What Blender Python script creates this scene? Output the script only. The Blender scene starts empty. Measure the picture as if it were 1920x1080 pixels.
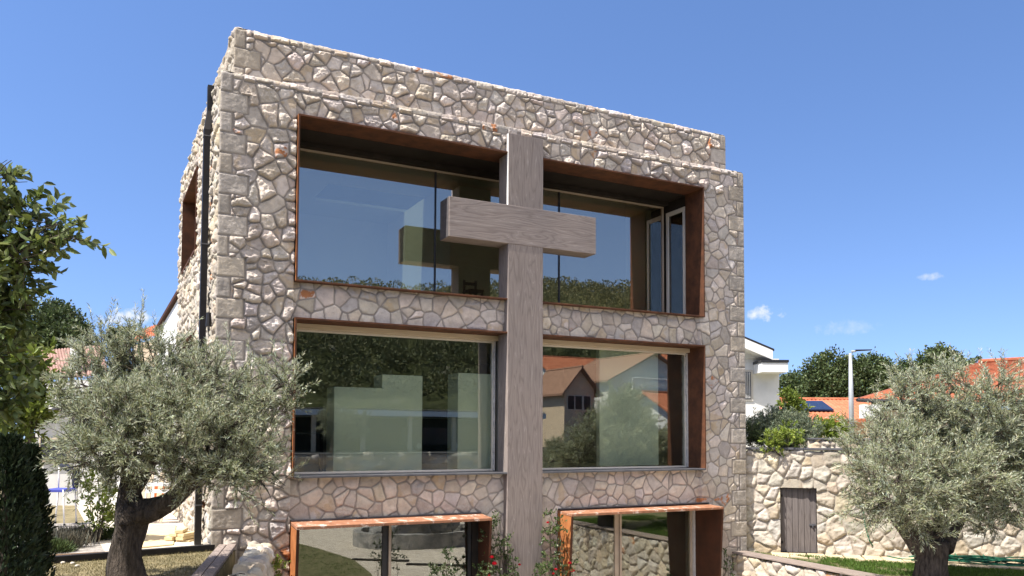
import bpy, bmesh, math, random
import numpy as np
from mathutils import Vector, Matrix
random.seed(7)
RNG = np.random.default_rng(11)
SC = bpy.context.scene
COL = SC.collection
PI = math.pi

# ------------------------------------------------------------------ camera
CAM = np.array([-1.6767, -13.4107, 1.6])
_yaw, _pit, _rol, _f, _py = 0.4746, 0.0496, 0.0039, 1531.23, 740.35
_cy, _sy = math.cos(_yaw), math.sin(_yaw)
_fw = np.array([_sy, _cy, 0.0]); _rt = np.array([_cy, -_sy, 0.0]); _up = np.array([0, 0, 1.0])
FWD = _fw * math.cos(_pit) + _up * math.sin(_pit)
_u2 = _up * math.cos(_pit) - _fw * math.sin(_pit)
RGT = _rt * math.cos(_rol) + _u2 * math.sin(_rol)
UPV = _u2 * math.cos(_rol) - _rt * math.sin(_rol)
cd = bpy.data.cameras.new("camera"); cam = bpy.data.objects.new("camera", cd); COL.objects.link(cam)
cd.sensor_width = 36.0; cd.lens = _f / 1920 * 36.0; cd.shift_y = (_py - 540) / 1920.0
cd.clip_start = 0.1; cd.clip_end = 3000
m = Matrix(((RGT[0], UPV[0], -FWD[0], CAM[0]), (RGT[1], UPV[1], -FWD[1], CAM[1]), (RGT[2], UPV[2], -FWD[2], CAM[2]), (0, 0, 0, 1)))
cam.matrix_world = m
SC.camera = cam

def ray(u, v):
    d = FWD + RGT * (u - 960) / _f - UPV * (v - _py) / _f
    return d / np.linalg.norm(d)
def atY(u, v, Y): d = ray(u, v); return CAM + d * (Y - CAM[1]) / d[1]
def atZ(u, v, Z): d = ray(u, v); return CAM + d * (Z - CAM[2]) / d[2]
def atD(u, v, D): d = ray(u, v); return CAM + d * D / (d @ FWD)
def refY(u, v, Yg, Y):                     # where a mirrored sight line meets the plane Y
    p = atY(u, v, Yg); d = ray(u, v) * np.array([1, -1, 1]); return p + d * (Y - p[1]) / d[1]

# ------------------------------------------------------------------ sky, sun, exposure
SUN_EL = math.radians(57.0)
SKY_LIFT = .13
SUN_AZ = math.radians(5.0)                  # how far in front of the facade plane the sun stands
W = bpy.data.worlds.new("World"); SC.world = W; W.use_nodes = True
nt = W.node_tree; nt.nodes.clear()
def N(t, ty, **k):
    n = t.nodes.new(ty)
    for a, b in k.items():
        setattr(n, a, b)
    return n
def L(t, a, b): t.links.new(a, b)
out = N(nt, 'ShaderNodeOutputWorld'); bg = N(nt, 'ShaderNodeBackground')
sky = N(nt, 'ShaderNodeTexSky', sky_type='NISHITA', sun_disc=False)
sky.sun_elevation = SUN_EL; sky.sun_rotation = math.radians(270) - SUN_AZ
sky.air_density = 1.0; sky.dust_density = 0.1; sky.ozone_density = 3.0; sky.altitude = 100
bg.inputs['Strength'].default_value = 0.13
tc = N(nt, 'ShaderNodeTexCoord')
vm = N(nt, 'ShaderNodeVectorMath', operation='MULTIPLY_ADD'); vm.inputs[1].default_value = (1, 1, 1.2); vm.inputs[2].default_value = (0, 0, SKY_LIFT)
vn_ = N(nt, 'ShaderNodeVectorMath', operation='NORMALIZE'); L(nt, tc.outputs['Generated'], vm.inputs[0]); L(nt, vm.outputs[0], vn_.inputs[0]); L(nt, vn_.outputs[0], sky.inputs['Vector'])
hs = N(nt, 'ShaderNodeHueSaturation'); hs.inputs['Saturation'].default_value = 1.12; L(nt, sky.outputs[0], hs.inputs['Color'])
tn = N(nt, 'ShaderNodeMix', data_type='RGBA', blend_type='MULTIPLY'); tn.inputs[0].default_value = 1; L(nt, hs.outputs[0], tn.inputs[6]); tn.inputs[7].default_value = (1.02, .91, .96, 1)
cur = tn.outputs[2]
# bright veil added out of view behind the camera to fill the shaded facade
sp = N(nt, 'ShaderNodeSeparateXYZ'); L(nt, tc.outputs['Generated'], sp.inputs[0])
def smap(sock, a, b):
    r_ = N(nt, 'ShaderNodeMapRange', interpolation_type='SMOOTHSTEP'); r_.inputs['From Min'].default_value = a; r_.inputs['From Max'].default_value = b; L(nt, sock, r_.inputs[0]); return r_.outputs[0]
def mul(a, b):
    n_ = N(nt, 'ShaderNodeMath', operation='MULTIPLY'); L(nt, a, n_.inputs[0]); L(nt, b, n_.inputs[1]); return n_.outputs[0]
vz = N(nt, 'ShaderNodeTexNoise'); vz.inputs['Scale'].default_value = 3.2; vz.inputs['Detail'].default_value = 7; L(nt, tc.outputs['Generated'], vz.inputs['Vector'])
sky_fill = mul(mul(smap(sp.outputs['Y'], -.02, -.45), smap(sp.outputs['Z'], .36, .62)), smap(vz.outputs[0], .25, .55))
vx = N(nt, 'ShaderNodeMix', data_type='RGBA'); L(nt, sky_fill, vx.inputs[0]); L(nt, cur, vx.inputs[6]); vx.inputs[7].default_value = (10.6, 9.8, 8.9, 1)
cur = vx.outputs[2]
cn = N(nt, 'ShaderNodeTexNoise'); cn.inputs['Scale'].default_value = 95; cn.inputs['Detail'].default_value = 6; cn.inputs['Roughness'].default_value = 0.62
L(nt, tc.outputs['Generated'], cn.inputs['Vector'])
for (u, v, wx, wz, dens) in [(1430, 588, 0.020, 0.009, 0.9), (245, 597, 0.026, 0.012, 0.95), (1745, 518, 0.012, 0.004, 0.45), (1590, 615, 0.03, 0.009, 0.25)]:
    d = ray(u, v); r = np.cross(d, [0, 0, 1]); r /= np.linalg.norm(r)
    sub = N(nt, 'ShaderNodeVectorMath', operation='SUBTRACT'); sub.inputs[1].default_value = d
    L(nt, tc.outputs['Generated'], sub.inputs[0])
    da = N(nt, 'ShaderNodeVectorMath', operation='DOT_PRODUCT'); da.inputs[1].default_value = r / wx
    db = N(nt, 'ShaderNodeVectorMath', operation='DOT_PRODUCT'); db.inputs[1].default_value = (0, 0, 1.0 / wz)
    L(nt, sub.outputs[0], da.inputs[0]); L(nt, sub.outputs[0], db.inputs[0])
    m1 = N(nt, 'ShaderNodeMath', operation='MULTIPLY'); L(nt, da.outputs['Value'], m1.inputs[0]); L(nt, da.outputs['Value'], m1.inputs[1])
    m2 = N(nt, 'ShaderNodeMath', operation='MULTIPLY_ADD'); L(nt, db.outputs['Value'], m2.inputs[0]); L(nt, db.outputs['Value'], m2.inputs[1]); L(nt, m1.outputs[0], m2.inputs[2])
    ma = N(nt, 'ShaderNodeMath', operation='MULTIPLY_ADD'); L(nt, cn.outputs[0], ma.inputs[0]); ma.inputs[1].default_value = -5.0; L(nt, m2.outputs[0], ma.inputs[2])
    mr = N(nt, 'ShaderNodeMapRange'); mr.inputs['From Min'].default_value = -1.5; mr.inputs['From Max'].default_value = -3.1
    mr.inputs['To Min'].default_value = 0; mr.inputs['To Max'].default_value = dens
    L(nt, ma.outputs[0], mr.inputs[0])
    mx = N(nt, 'ShaderNodeMix', data_type='RGBA'); L(nt, mr.outputs[0], mx.inputs[0]); L(nt, cur, mx.inputs[6]); mx.inputs[7].default_value = (4.0, 4.1, 4.25, 1)
    cur = mx.outputs[2]
L(nt, cur, bg.inputs[0]); L(nt, bg.outputs[0], out.inputs[0])
sl = bpy.data.lights.new("sun", 'SUN'); so = bpy.data.objects.new("sun", sl); COL.objects.link(so)
sl.energy = 5.0; sl.angle = math.radians(0.53); sl.color = (1.0, 0.945, 0.87)
sd = Vector((math.cos(SUN_EL) * math.cos(SUN_AZ), math.cos(SUN_EL) * math.sin(SUN_AZ), -math.sin(SUN_EL)))
so.rotation_euler = sd.to_track_quat('-Z', 'Y').to_euler()
SC.view_settings.view_transform = 'Standard'; SC.view_settings.look = 'None'; SC.view_settings.gamma = 1
SC.view_settings.exposure = 0.95
SC.render.engine = 'CYCLES'
SC.cycles.max_bounces = 10; SC.cycles.diffuse_bounces = 4; SC.cycles.glossy_bounces = 4
SC.cycles.transparent_max_bounces = 12; SC.cycles.transmission_bounces = 4
SC.cycles.use_denoising = True
SC.cycles.sample_clamp_indirect = 6

# ------------------------------------------------------------------ materials
def mat(name, col=(.5, .5, .5), rough=.8, metal=0, spec=.35):
    ma = bpy.data.materials.new(name); ma.use_nodes = True
    b = ma.node_tree.nodes['Principled BSDF']
    b.inputs['Base Color'].default_value = (*col, 1); b.inputs['Roughness'].default_value = rough
    b.inputs['Metallic'].default_value = metal; b.inputs['Specular IOR Level'].default_value = spec
    return ma, ma.node_tree, b
def noise(t, scale, detail=5, rough=.6, vec=None, co='Object', stretch=None, dist=0):
    n = N(t, 'ShaderNodeTexNoise'); n.inputs['Scale'].default_value = scale; n.inputs['Detail'].default_value = detail
    n.inputs['Roughness'].default_value = rough; n.inputs['Distortion'].default_value = dist
    if vec is None:
        c = N(t, 'ShaderNodeTexCoord'); vec = c.outputs[co]
    if stretch:
        mp = N(t, 'ShaderNodeMapping'); mp.inputs['Scale'].default_value = stretch; L(t, vec, mp.inputs[0]); vec = mp.outputs[0]
    L(t, vec, n.inputs['Vector']); return n
def ramp(t, fac, stops):
    r = N(t, 'ShaderNodeValToRGB'); e = r.color_ramp.elements
    while len(e) < len(stops): e.new(.5)
    for i, (p, c) in enumerate(stops):
        e[i].position = p; e[i].color = (*c, 1)
    L(t, fac, r.inputs[0]); return r
def bump(t, b, h, strength=.3, dist=.02):
    n = N(t, 'ShaderNodeBump'); n.inputs['Strength'].default_value = strength; n.inputs['Distance'].default_value = dist
    L(t, h, n.inputs['Height']); L(t, n.outputs[0], b.inputs['Normal']); return n
def noisy(name, c0, c1, scale=4, rough=.85, bs=.3, bd=.01, bscale=None, stretch=None, detail=6, spec=.3, lo=.35, hi=.65, metal=0):
    ma, t, b = mat(name, c0, rough, metal, spec)
    n = noise(t, scale, detail, stretch=stretch); r = ramp(t, n.outputs[0], [(lo, c0), (hi, c1)])
    L(t, r.outputs[0], b.inputs['Base Color'])
    if bs:
        n2 = noise(t, bscale or scale * 4, 5, stretch=stretch); bump(t, b, n2.outputs[0], bs, bd)
    return ma
def stone_material(name):
    ma, t, b = mat(name, (.4, .36, .3), .88, 0, .25)
    a = N(t, 'ShaderNodeAttribute', attribute_name='stone_color')
    n = noise(t, 9, 7, .65); r = ramp(t, n.outputs[0], [(.25, (.80, .78, .76)), (.5, (1, 1, 1)), (.75, (1.12, 1.09, 1.03))])
    mx = N(t, 'ShaderNodeMix', data_type='RGBA', blend_type='MULTIPLY'); mx.inputs[0].default_value = 1
    L(t, a.outputs['Color'], mx.inputs[6]); L(t, r.outputs[0], mx.inputs[7]); L(t, mx.outputs[2], b.inputs['Base Color'])
    n2 = noise(t, 42, 7, .72); bump(t, b, n2.outputs[0], .55, .02)
    return ma
M = {}
M['stone'] = stone_material('limestone')
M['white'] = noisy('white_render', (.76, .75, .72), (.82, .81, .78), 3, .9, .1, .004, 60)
M['house_grey'] = noisy('pale_render', (.60, .59, .56), (.68, .67, .64), 2, .9, .1, .004, 60)
M['cream'] = noisy('cream_render', (.62, .48, .33), (.68, .54, .38), 2, .9, .1, .004, 60)
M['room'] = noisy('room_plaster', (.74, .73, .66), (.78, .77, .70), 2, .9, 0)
M['room_dark'] = noisy('dim_room_wall', (.13, .13, .115), (.17, .17, .15), 2, .9, 0)  # dimness of the rooms is put into this darker wall colour
M['room_floor'] = noisy('room_floor', (.36, .33, .28), (.42, .38, .33), 6, .5, 0)
M['cabinet'] = noisy('white_lacquer', (.80, .82, .80), (.84, .86, .84), 1.2, .5, 0)
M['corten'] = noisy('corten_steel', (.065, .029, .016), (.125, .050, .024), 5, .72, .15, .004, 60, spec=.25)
M['corten_dark'] = noisy('corten_inner', (.05, .022, .012), (.08, .03, .015), 3, .7, .1, .004, 60, spec=.2)  # darker corten copy, shade inside the lower boxes put into the colour
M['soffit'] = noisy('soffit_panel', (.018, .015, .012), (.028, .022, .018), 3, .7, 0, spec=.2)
def peeling():
    ma, t, b = mat('corten_peeling', (.3, .1, .03), .75, 0, .25)
    n = noise(t, 7, 6, .7); r = ramp(t, n.outputs[0], [(.3, (.19, .082, .045)), (.55, (.31, .145, .08))])
    n2 = noise(t, 4.5, 9, .75); r2 = ramp(t, n2.outputs[0], [(.54, (0, 0, 0)), (.64, (1, 1, 1))])
    mx = N(t, 'ShaderNodeMix', data_type='RGBA'); L(t, r2.outputs[0], mx.inputs[0]); L(t, r.outputs[0], mx.inputs[6]); mx.inputs[7].default_value = (.66, .56, .48, 1)
    L(t, mx.outputs[2], b.inputs['Base Color']); bump(t, b, n2.outputs[0], .3, .01); return ma
M['peeling'] = peeling()
M['corten_sunlit'] = noisy('corten_sunlit_tone', (.30, .11, .038), (.44, .165, .056), 5, .7, .12, .004, 60, spec=.25)  # lighter corten copy, sunlight on the outer left faces put into the colour
M['timber_raw'] = noisy('raw_timber', (.50, .40, .28), (.60, .50, .37), 5, .8, .2, .004, 40, stretch=(.4, 4, 8))
M['plaster_edge'] = noisy('rough_plaster', (.45, .43, .41), (.58, .56, .53), 12, .95, .8, .02, 30)
M['alu_white'] = noisy('white_frame', (.60, .56, .49), (.65, .60, .53), 2, .5, 0)
M['alu_tan'] = noisy('tan_frame', (.36, .29, .22), (.42, .34, .26), 4, .55, 0)
M['alu_dark'] = noisy('dark_frame', (.018, .018, .02), (.028, .028, .03), 3, .45, 0, spec=.4)
M['zinc'] = noisy('grey_zinc', (.075, .075, .085), (.12, .12, .125), 6, .55, .2, .004, 50)
M['black'] = noisy('black_paint', (.012, .011, .011), (.02, .018, .018), 5, .5, 0)
M['dark_cloth'] = noisy('dark_cloth', (.014, .018, .035), (.03, .035, .06), 12, .9, .4, .01)
M['blue'] = noisy('blue_plastic', (.06, .07, .33), (.08, .1, .4), 5, .5, 0)
M['white_metal'] = noisy('white_paint', (.72, .71, .70), (.78, .77, .76), 5, .5, 0)
M['galv'] = noisy('galvanised', (.40, .42, .44), (.48, .50, .52), 6, .5, 0, metal=.3)
M['tile_orange'] = None
M['hose'] = noisy('green_hose', (.012, .10, .055), (.018, .14, .075), 6, .45, 0)
M['bulb'] = noisy('bulb_glass', (.05, .05, .05), (.08, .08, .08), 4, .15, 0, spec=.6)
M['ply'] = noisy('plywood', (.60, .47, .26), (.70, .56, .33), 3, .8, .1, .004, stretch=(1, 6, 1))
M['orange_panel'] = noisy('orange_board', (.50, .12, .03), (.56, .15, .04), 4, .6, 0)
M['bark'] = noisy('olive_bark', (.034, .027, .021), (.11, .088, .07), 9, .95, 1.0, .05, 16, stretch=(3, 3, .7))
M['bark2'] = noisy('bark', (.05, .04, .03), (.10, .08, .06), 9, .95, .8, .03, 20, stretch=(3, 3, .8))
M['gravel'] = noisy('pale_gravel', (.40, .35, .28), (.70, .63, .53), 5, .95, .8, .04, 40, detail=9, lo=.3, hi=.7)
M['soil'] = noisy('brown_soil', (.10, .06, .035), (.20, .12, .07), 7, .95, .8, .03, 40)
M['cobble'] = noisy('grey_rubble', (.22, .20, .18), (.42, .39, .35), 9, .95, .9, .04, 14)
M['paving'] = noisy('pale_paving', (.52, .47, .38), (.62, .56, .46), 2, .9, .2, .01)
M['lawn'] = noisy('lawn_soil', (.06, .07, .02), (.17, .15, .075), 5, .95, .6, .02, 50)
M['dry'] = noisy('dry_lawn', (.13, .11, .055), (.27, .22, .12), 3.5, .95, .6, .02, 60)
M['earth'] = noisy('plain_ground', (.16, .15, .10), (.24, .22, .15), .3, .95, .4, .03)
M['asphalt'] = noisy('asphalt', (.05, .05, .05), (.075, .075, .072), 5, .9, .3, .01, 80)
M['rock'] = noisy('grey_rock', (.16, .16, .155), (.42, .40, .37), 3, .95, 1, .08, 6)
M['rose_red'] = noisy('red_petal', (.42, .008, .02), (.60, .015, .035), 20, .6, 0)
M['car'] = noisy('dark_car_paint', (.015, .016, .02), (.02, .022, .028), 2, .25, 0, spec=.5)
M['rubber'] = noisy('rubber', (.015, .015, .015), (.02, .02, .02), 9, .8, 0)
M['solar'] = noisy('solar_cells', (.012, .018, .045), (.02, .028, .06), 3, .15, 0, spec=.6)
def tiles():
    ma, t, b = mat('roof_tiles', (.5, .14, .06), .85, 0, .25)
    c = N(t, 'ShaderNodeTexCoord')
    n = noise(t, 1.6, 6, .65); r = ramp(t, n.outputs[0], [(.3, (.33, .10, .05)), (.5, (.43, .145, .072)), (.72, (.50, .20, .11))])
    n3 = noise(t, 22, 2, .5); r3 = ramp(t, n3.outputs[0], [(.3, (.75, .75, .75)), (.7, (1.15, 1.15, 1.15))])
    mx = N(t, 'ShaderNodeMix', data_type='RGBA', blend_type='MULTIPLY'); mx.inputs[0].default_value = 1
    L(t, r.outputs[0], mx.inputs[6]); L(t, r3.outputs[0], mx.inputs[7]); L(t, mx.outputs[2], b.inputs['Base Color'])
    return ma
M['tile_orange'] = tiles()
def grain_wood(name, c_dark, c_mid, c_light, axis):
    # contour-like grain that runs along one axis
    ma, t, b = mat(name, c_mid, .75, 0, .25)
    st = {'z': (3.2, 3.2, .34), 'x': (.34, 3.2, 3.2), 'y': (3.2, .34, 3.2)}[axis]
    n = noise(t, 1.5, 2.5, .55, stretch=st, dist=.35)
    mu = N(t, 'ShaderNodeMath', operation='MULTIPLY'); L(t, n.outputs[0], mu.inputs[0]); mu.inputs[1].default_value = 11
    pp = N(t, 'ShaderNodeMath', operation='PINGPONG'); L(t, mu.outputs[0], pp.inputs[0]); pp.inputs[1].default_value = .5
    st2 = tuple(s * 14 if s > 1 else s * 3 for s in st)
    fine = noise(t, 1.6, 5, .7, stretch=st2)
    ad = N(t, 'ShaderNodeMath', operation='MULTIPLY_ADD'); L(t, pp.outputs[0], ad.inputs[0]); ad.inputs[1].default_value = 1.1
    fm = N(t, 'ShaderNodeMath', operation='MULTIPLY'); L(t, fine.outputs[0], fm.inputs[0]); fm.inputs[1].default_value = .62
    L(t, fm.outputs[0], ad.inputs[2])
    r = ramp(t, ad.outputs[0], [(.22, c_dark), (.55, c_mid), (.82, c_mid), (.90, c_light)])
    big = noise(t, .8, 3, .5); rb = ramp(t, big.outputs[0], [(.3, (.86, .86, .88)), (.7, (1.1, 1.08, 1.05))])
    mx = N(t, 'ShaderNodeMix', data_type='RGBA', blend_type='MULTIPLY'); mx.inputs[0].default_value = 1
    L(t, r.outputs[0], mx.inputs[6]); L(t, rb.outputs[0], mx.inputs[7]); L(t, mx.outputs[2], b.inputs['Base Color'])
    bump(t, b, ad.outputs[0], .3, .006); return ma
M['cross_v'] = grain_wood('grey_stained_wood_upright', (.18, .15, .135), (.25, .213, .193), (.335, .295, .27), 'z')
M['cross_h'] = grain_wood('grey_stained_wood_crosswise', (.19, .155, .14), (.265, .226, .205), (.365, .32, .29), 'x')
M['boards'] = grain_wood('weathered_boards', (.16, .13, .11), (.27, .22, .19), (.36, .30, .26), 'y')
M['door_wood'] = grain_wood('brown_grey_boards', (.10, .085, .08), (.155, .135, .128), (.21, .185, .175), 'z')
def glass_mat(name, refl, tint, gtint=(.94, .94, .92)):
    ma = bpy.data.materials.new(name); ma.use_nodes = True; t = ma.node_tree; t.nodes.clear()
    o = N(t, 'ShaderNodeOutputMaterial'); mx = N(t, 'ShaderNodeMixShader'); tr = N(t, 'ShaderNodeBsdfTransparent'); g = N(t, 'ShaderNodeBsdfGlossy')
    tr.inputs[0].default_value = (*tint, 1); g.inputs['Roughness'].default_value = 0.0; g.inputs['Color'].default_value = (*gtint, 1)
    fr = N(t, 'ShaderNodeFresnel'); fr.inputs['IOR'].default_value = 1.5
    ad = N(t, 'ShaderNodeMath', operation='ADD', use_clamp=True); L(t, fr.outputs[0], ad.inputs[0]); ad.inputs[1].default_value = refl
    L(t, ad.outputs[0], mx.inputs[0]); L(t, tr.outputs[0], mx.inputs[1]); L(t, g.outputs[0], mx.inputs[2]); L(t, mx.outputs[0], o.inputs[0])
    n = noise(t, .55, 1, .3); bp = N(t, 'ShaderNodeBump'); bp.inputs['Strength'].default_value = .08; bp.inputs['Distance'].default_value = .02
    L(t, n.outputs[0], bp.inputs['Height']); L(t, bp.outputs[0], g.inputs['Normal'])
    return ma
M['glass'] = glass_mat('coated_glass', .11, (.93, .96, .88))
M['glass_up'] = glass_mat('coated_glass_upper', .31, (.80, .82, .70), (1.0, .87, .78))
M['glass_small'] = glass_mat('window_glass', .10, (.5, .55, .55))
def leaf_mat(name, top, under, trans=.25, rough=.5, var=.35):
    ma, t, b = mat(name, top, rough, 0, .35)
    a = N(t, 'ShaderNodeAttribute', attribute_name='leaf_tint')
    ge = N(t, 'ShaderNodeNewGeometry')
    mx = N(t, 'ShaderNodeMix', data_type='RGBA'); L(t, ge.outputs['Backfacing'], mx.inputs[0]); mx.inputs[6].default_value = (*top, 1); mx.inputs[7].default_value = (*under, 1)
    mm = N(t, 'ShaderNodeMix', data_type='RGBA', blend_type='MULTIPLY'); mm.inputs[0].default_value = 1
    L(t, mx.outputs[2], mm.inputs[6]); L(t, a.outputs['Color'], mm.inputs[7]); L(t, mm.outputs[2], b.inputs['Base Color'])
    tl = N(t, 'ShaderNodeBsdfTranslucent'); L(t, mm.outputs[2], tl.inputs[0])
    ms = N(t, 'ShaderNodeMixShader'); ms.inputs[0].default_value = trans
    o = t.nodes['Material Output']; L(t, b.outputs[0], ms.inputs[1]); L(t, tl.outputs[0], ms.inputs[2]); L(t, ms.outputs[0], o.inputs[0])
    return ma
M['olive'] = leaf_mat('olive_leaf', (.25, .275, .14), (.46, .48, .35), .35, .42)
M['broad'] = leaf_mat('broad_leaf', (.115, .15, .036), (.19, .23, .085), .35, .38)
M['dark_leaf'] = leaf_mat('dark_leaf', (.050, .072, .022), (.07, .095, .034), .2, .5)
M['thuja'] = leaf_mat('conifer_leaf', (.018, .032, .012), (.02, .036, .014), .1, .6)
M['bright_leaf'] = leaf_mat('bright_leaf', (.19, .25, .035), (.24, .30, .06), .35, .45)
M['rosemary'] = leaf_mat('rosemary_leaf', (.14, .17, .095), (.24, .27, .18), .25, .5)
M['rose_leaf'] = leaf_mat('rose_leaf', (.05, .085, .022), (.11, .14, .06), .25, .35)
M['grass'] = leaf_mat('grass_blade', (.085, .15, .022), (.085, .15, .022), .3, .6)
M['grass_dry'] = leaf_mat('dry_grass_blade', (.20, .17, .075), (.20, .17, .075), .3, .7)
M['lavender'] = leaf_mat('lavender_leaf', (.16, .15, .11), (.17, .16, .12), .2, .7)

# ------------------------------------------------------------------ object helpers
ORG = {}
def tag(o, label=None, cat=None, group=None, kind=None):
    if label: o['label'] = label
    if cat: o['category'] = cat
    if group: o['group'] = group
    if kind: o['kind'] = kind
    return o
def thing(name, label, cat, loc=(0, 0, 0), group=None):
    o = bpy.data.objects.new(name, None); o.empty_display_size = .2; COL.objects.link(o); o.location = [float(x) for x in loc]
    ORG[o.name] = np.array(loc, float); return tag(o, label, cat, group)
class MB:
    def __init__(s): s.v = []; s.f = []; s.n = 0; s.mi = []; s.cur = 0
    def add(s, v, f):
        v = np.asarray(v, float).reshape(-1, 3); s.v.append(v); b = s.n
        for q in f: s.f.append([i + b for i in q]); s.mi.append(s.cur)
        s.n += len(v); return s
    def box(s, x0, x1, y0, y1, z0, z1):
        v = [(x, y, z) for x in (x0, x1) for y in (y0, y1) for z in (z0, z1)]
        return s.add(v, [(0, 1, 3, 2), (4, 6, 7, 5), (0, 4, 5, 1), (2, 3, 7, 6), (0, 2, 6, 4), (1, 5, 7, 3)])
    def hexa(s, p):            # eight corners: bottom loop then top loop
        return s.add(p, [(3, 2, 1, 0), (4, 5, 6, 7), (0, 1, 5, 4), (1, 2, 6, 5), (2, 3, 7, 6), (3, 0, 4, 7)])
    def prism(s, poly, z0, z1):
        n = len(poly); v = [(x, y, z0) for x, y in poly] + [(x, y, z1) for x, y in poly]
        a = sum(poly[i][0] * poly[(i + 1) % n][1] - poly[(i + 1) % n][0] * poly[i][1] for i in range(n))
        f = [list(range(n))[::-1], list(range(n, 2 * n))] + [(i, (i + 1) % n, n + (i + 1) % n, n + i) for i in range(n)]
        if a < 0: f = [list(q)[::-1] for q in f]
        return s.add(v, f)
    def extrude(s, poly3, d):  # planar outline pushed along d
        n = len(poly3); p = np.asarray(poly3, float); d = np.asarray(d, float)
        v = np.vstack([p, p + d]); f = [list(range(n)), list(range(n, 2 * n))[::-1]] + [(i, n + i, n + (i + 1) % n, (i + 1) % n) for i in range(n)]
        return s.add(v, f)
    def tube(s, pts, rad, k=8, cap=True, wob=0):
        pts = np.asarray(pts, float); n = len(pts); rad = np.broadcast_to(np.asarray(rad, float), (n,))
        t = np.gradient(pts, axis=0); t /= np.linalg.norm(t, axis=1)[:, None] + 1e-9
        ref = np.array([0, 0, 1.0]) if abs(t[0][2]) < .9 else np.array([1.0, 0, 0])
        a = np.cross(t[0], ref); a /= np.linalg.norm(a); vs = []
        for i in range(n):
            a = a - t[i] * (a @ t[i]); a /= np.linalg.norm(a) + 1e-9; b = np.cross(t[i], a)
            for j in range(k):
                an = 2 * PI * j / k; r = rad[i] * (1 + (wob * math.sin(3 * an + i * .7) + wob * .8 * math.sin(5 * an - i * .4 + 1) if wob else 0))
                vs.append(pts[i] + (a * math.cos(an) + b * math.sin(an)) * r)
        f = [(i * k + j, i * k + (j + 1) % k, (i + 1) * k + (j + 1) % k, (i + 1) * k + j) for i in range(n - 1) for j in range(k)]
        if cap: f += [list(range(k))[::-1], list(range((n - 1) * k, n * k))]
        return s.add(vs, f)
    def ball(s, c, r, nu=10, nv=7, sc=(1, 1, 1)):
        v = []; f = []
        for i in range(nv + 1):
            th = PI * i / nv
            for j in range(nu):
                ph = 2 * PI * j / nu; v.append((c[0] + r * sc[0] * math.sin(th) * math.cos(ph), c[1] + r * sc[1] * math.sin(th) * math.sin(ph), c[2] + r * sc[2] * math.cos(th)))
        f = [(i * nu + j, (i + 1) * nu + j, (i + 1) * nu + (j + 1) % nu, i * nu + (j + 1) % nu) for i in range(nv) for j in range(nu)]
        return s.add(v, f)
    def build(s, name, ma, parent=None, smooth=False, bevel=0, org=None):
        v = np.vstack(s.v)
        if parent is not None: o_ = ORG[parent.name]
        elif org is not None: o_ = np.array(org, float)
        else:
            o_ = np.array([v[:, 0].mean(), v[:, 1].mean(), v[:, 2].min()])
        me = bpy.data.meshes.new(name); me.from_pydata((v - o_).tolist(), [], s.f)
        return link(name, me, ma, parent, o_, smooth, bevel)
def link(name, me, ma, parent, o_, smooth=False, bevel=0):
    me.materials.append(ma)
    if smooth: me.polygons.foreach_set('use_smooth', [True] * len(me.polygons))
    me.update()
    o = bpy.data.objects.new(name, me); COL.objects.link(o); ORG[o.name] = np.array(o_)
    if parent is None: o.location = o_
    else: o.parent = parent
    if bevel:
        b = o.modifiers.new('bevel', 'BEVEL'); b.width = bevel; b.segments = 2; b.limit_method = 'ANGLE'
    return o
def np_mesh(name, v, loops, starts, totals, smooth=True, color=None, cname=None):
    me = bpy.data.meshes.new(name)
    me.vertices.add(len(v)); me.vertices.foreach_set('co', np.ascontiguousarray(v, dtype=np.float32).ravel())
    me.loops.add(len(loops)); me.loops.foreach_set('vertex_index', np.ascontiguousarray(loops, dtype=np.int32))
    me.polygons.add(len(starts)); me.polygons.foreach_set('loop_start', np.ascontiguousarray(starts, dtype=np.int32))
    try: me.polygons.foreach_set('loop_total', np.ascontiguousarray(totals, dtype=np.int32))
    except Exception: pass
    me.update(calc_edges=True)
    if smooth: me.polygons.foreach_set('use_smooth', np.ones(len(starts), dtype=bool))
    if color is not None:
        a = me.attributes.new(cname, 'FLOAT_COLOR', 'POINT')
        c4 = np.ones((len(v), 4), dtype=np.float32); c4[:, :3] = color; a.data.foreach_set('color', c4.ravel())
    return me
def structure(name, mb, ma, **k):
    o = mb.build(name, ma, **k); o['kind'] = 'structure'; return o
def copy_tree(o, loc=None, rotz=0, scale=None, parent=None):
    c = o.copy(); COL.objects.link(c)
    if parent is not None: c.parent = parent
    if loc is not None: c.location = loc; c.rotation_euler = (0, 0, rotz)
    if scale: c.scale = (scale, scale, scale)
    for ch in o.children: copy_tree(ch, parent=c)
    return c

# ------------------------------------------------------------------ numpy noise
def h2(i, j, s):
    x = (i.astype(np.int64) * 374761393 + j.astype(np.int64) * 668265263 + s * 1442695041) & 0xffffffff
    x = ((x ^ (x >> 13)) * 1274126177) & 0xffffffff
    x = ((x ^ (x >> 16)) * 2246822519) & 0xffffffff
    return ((x ^ (x >> 15)) & 0xffffff) / float(0x1000000)
def vn(x, y, s):
    i = np.floor(x); j = np.floor(y); a = x - i; b = y - j; a = a * a * (3 - 2 * a); b = b * b * (3 - 2 * b)
    i = i.astype(np.int64); j = j.astype(np.int64)
    return (h2(i, j, s) * (1 - a) + h2(i + 1, j, s) * a) * (1 - b) + (h2(i, j + 1, s) * (1 - a) + h2(i + 1, j + 1, s) * a) * b
def fbm(x, y, s, o=4, g=.5):
    t = 0; a = 1; w = 0
    for k in range(o):
        t = t + a * vn(x * 2 ** k + 13.7 * k, y * 2 ** k - 7.1 * k, s + k); w += a; a *= g
    return t / w
def sstep(a, b, x):
    t = np.clip((x - a) / (b - a), 0, 1); return t * t * (3 - 2 * t)

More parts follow.
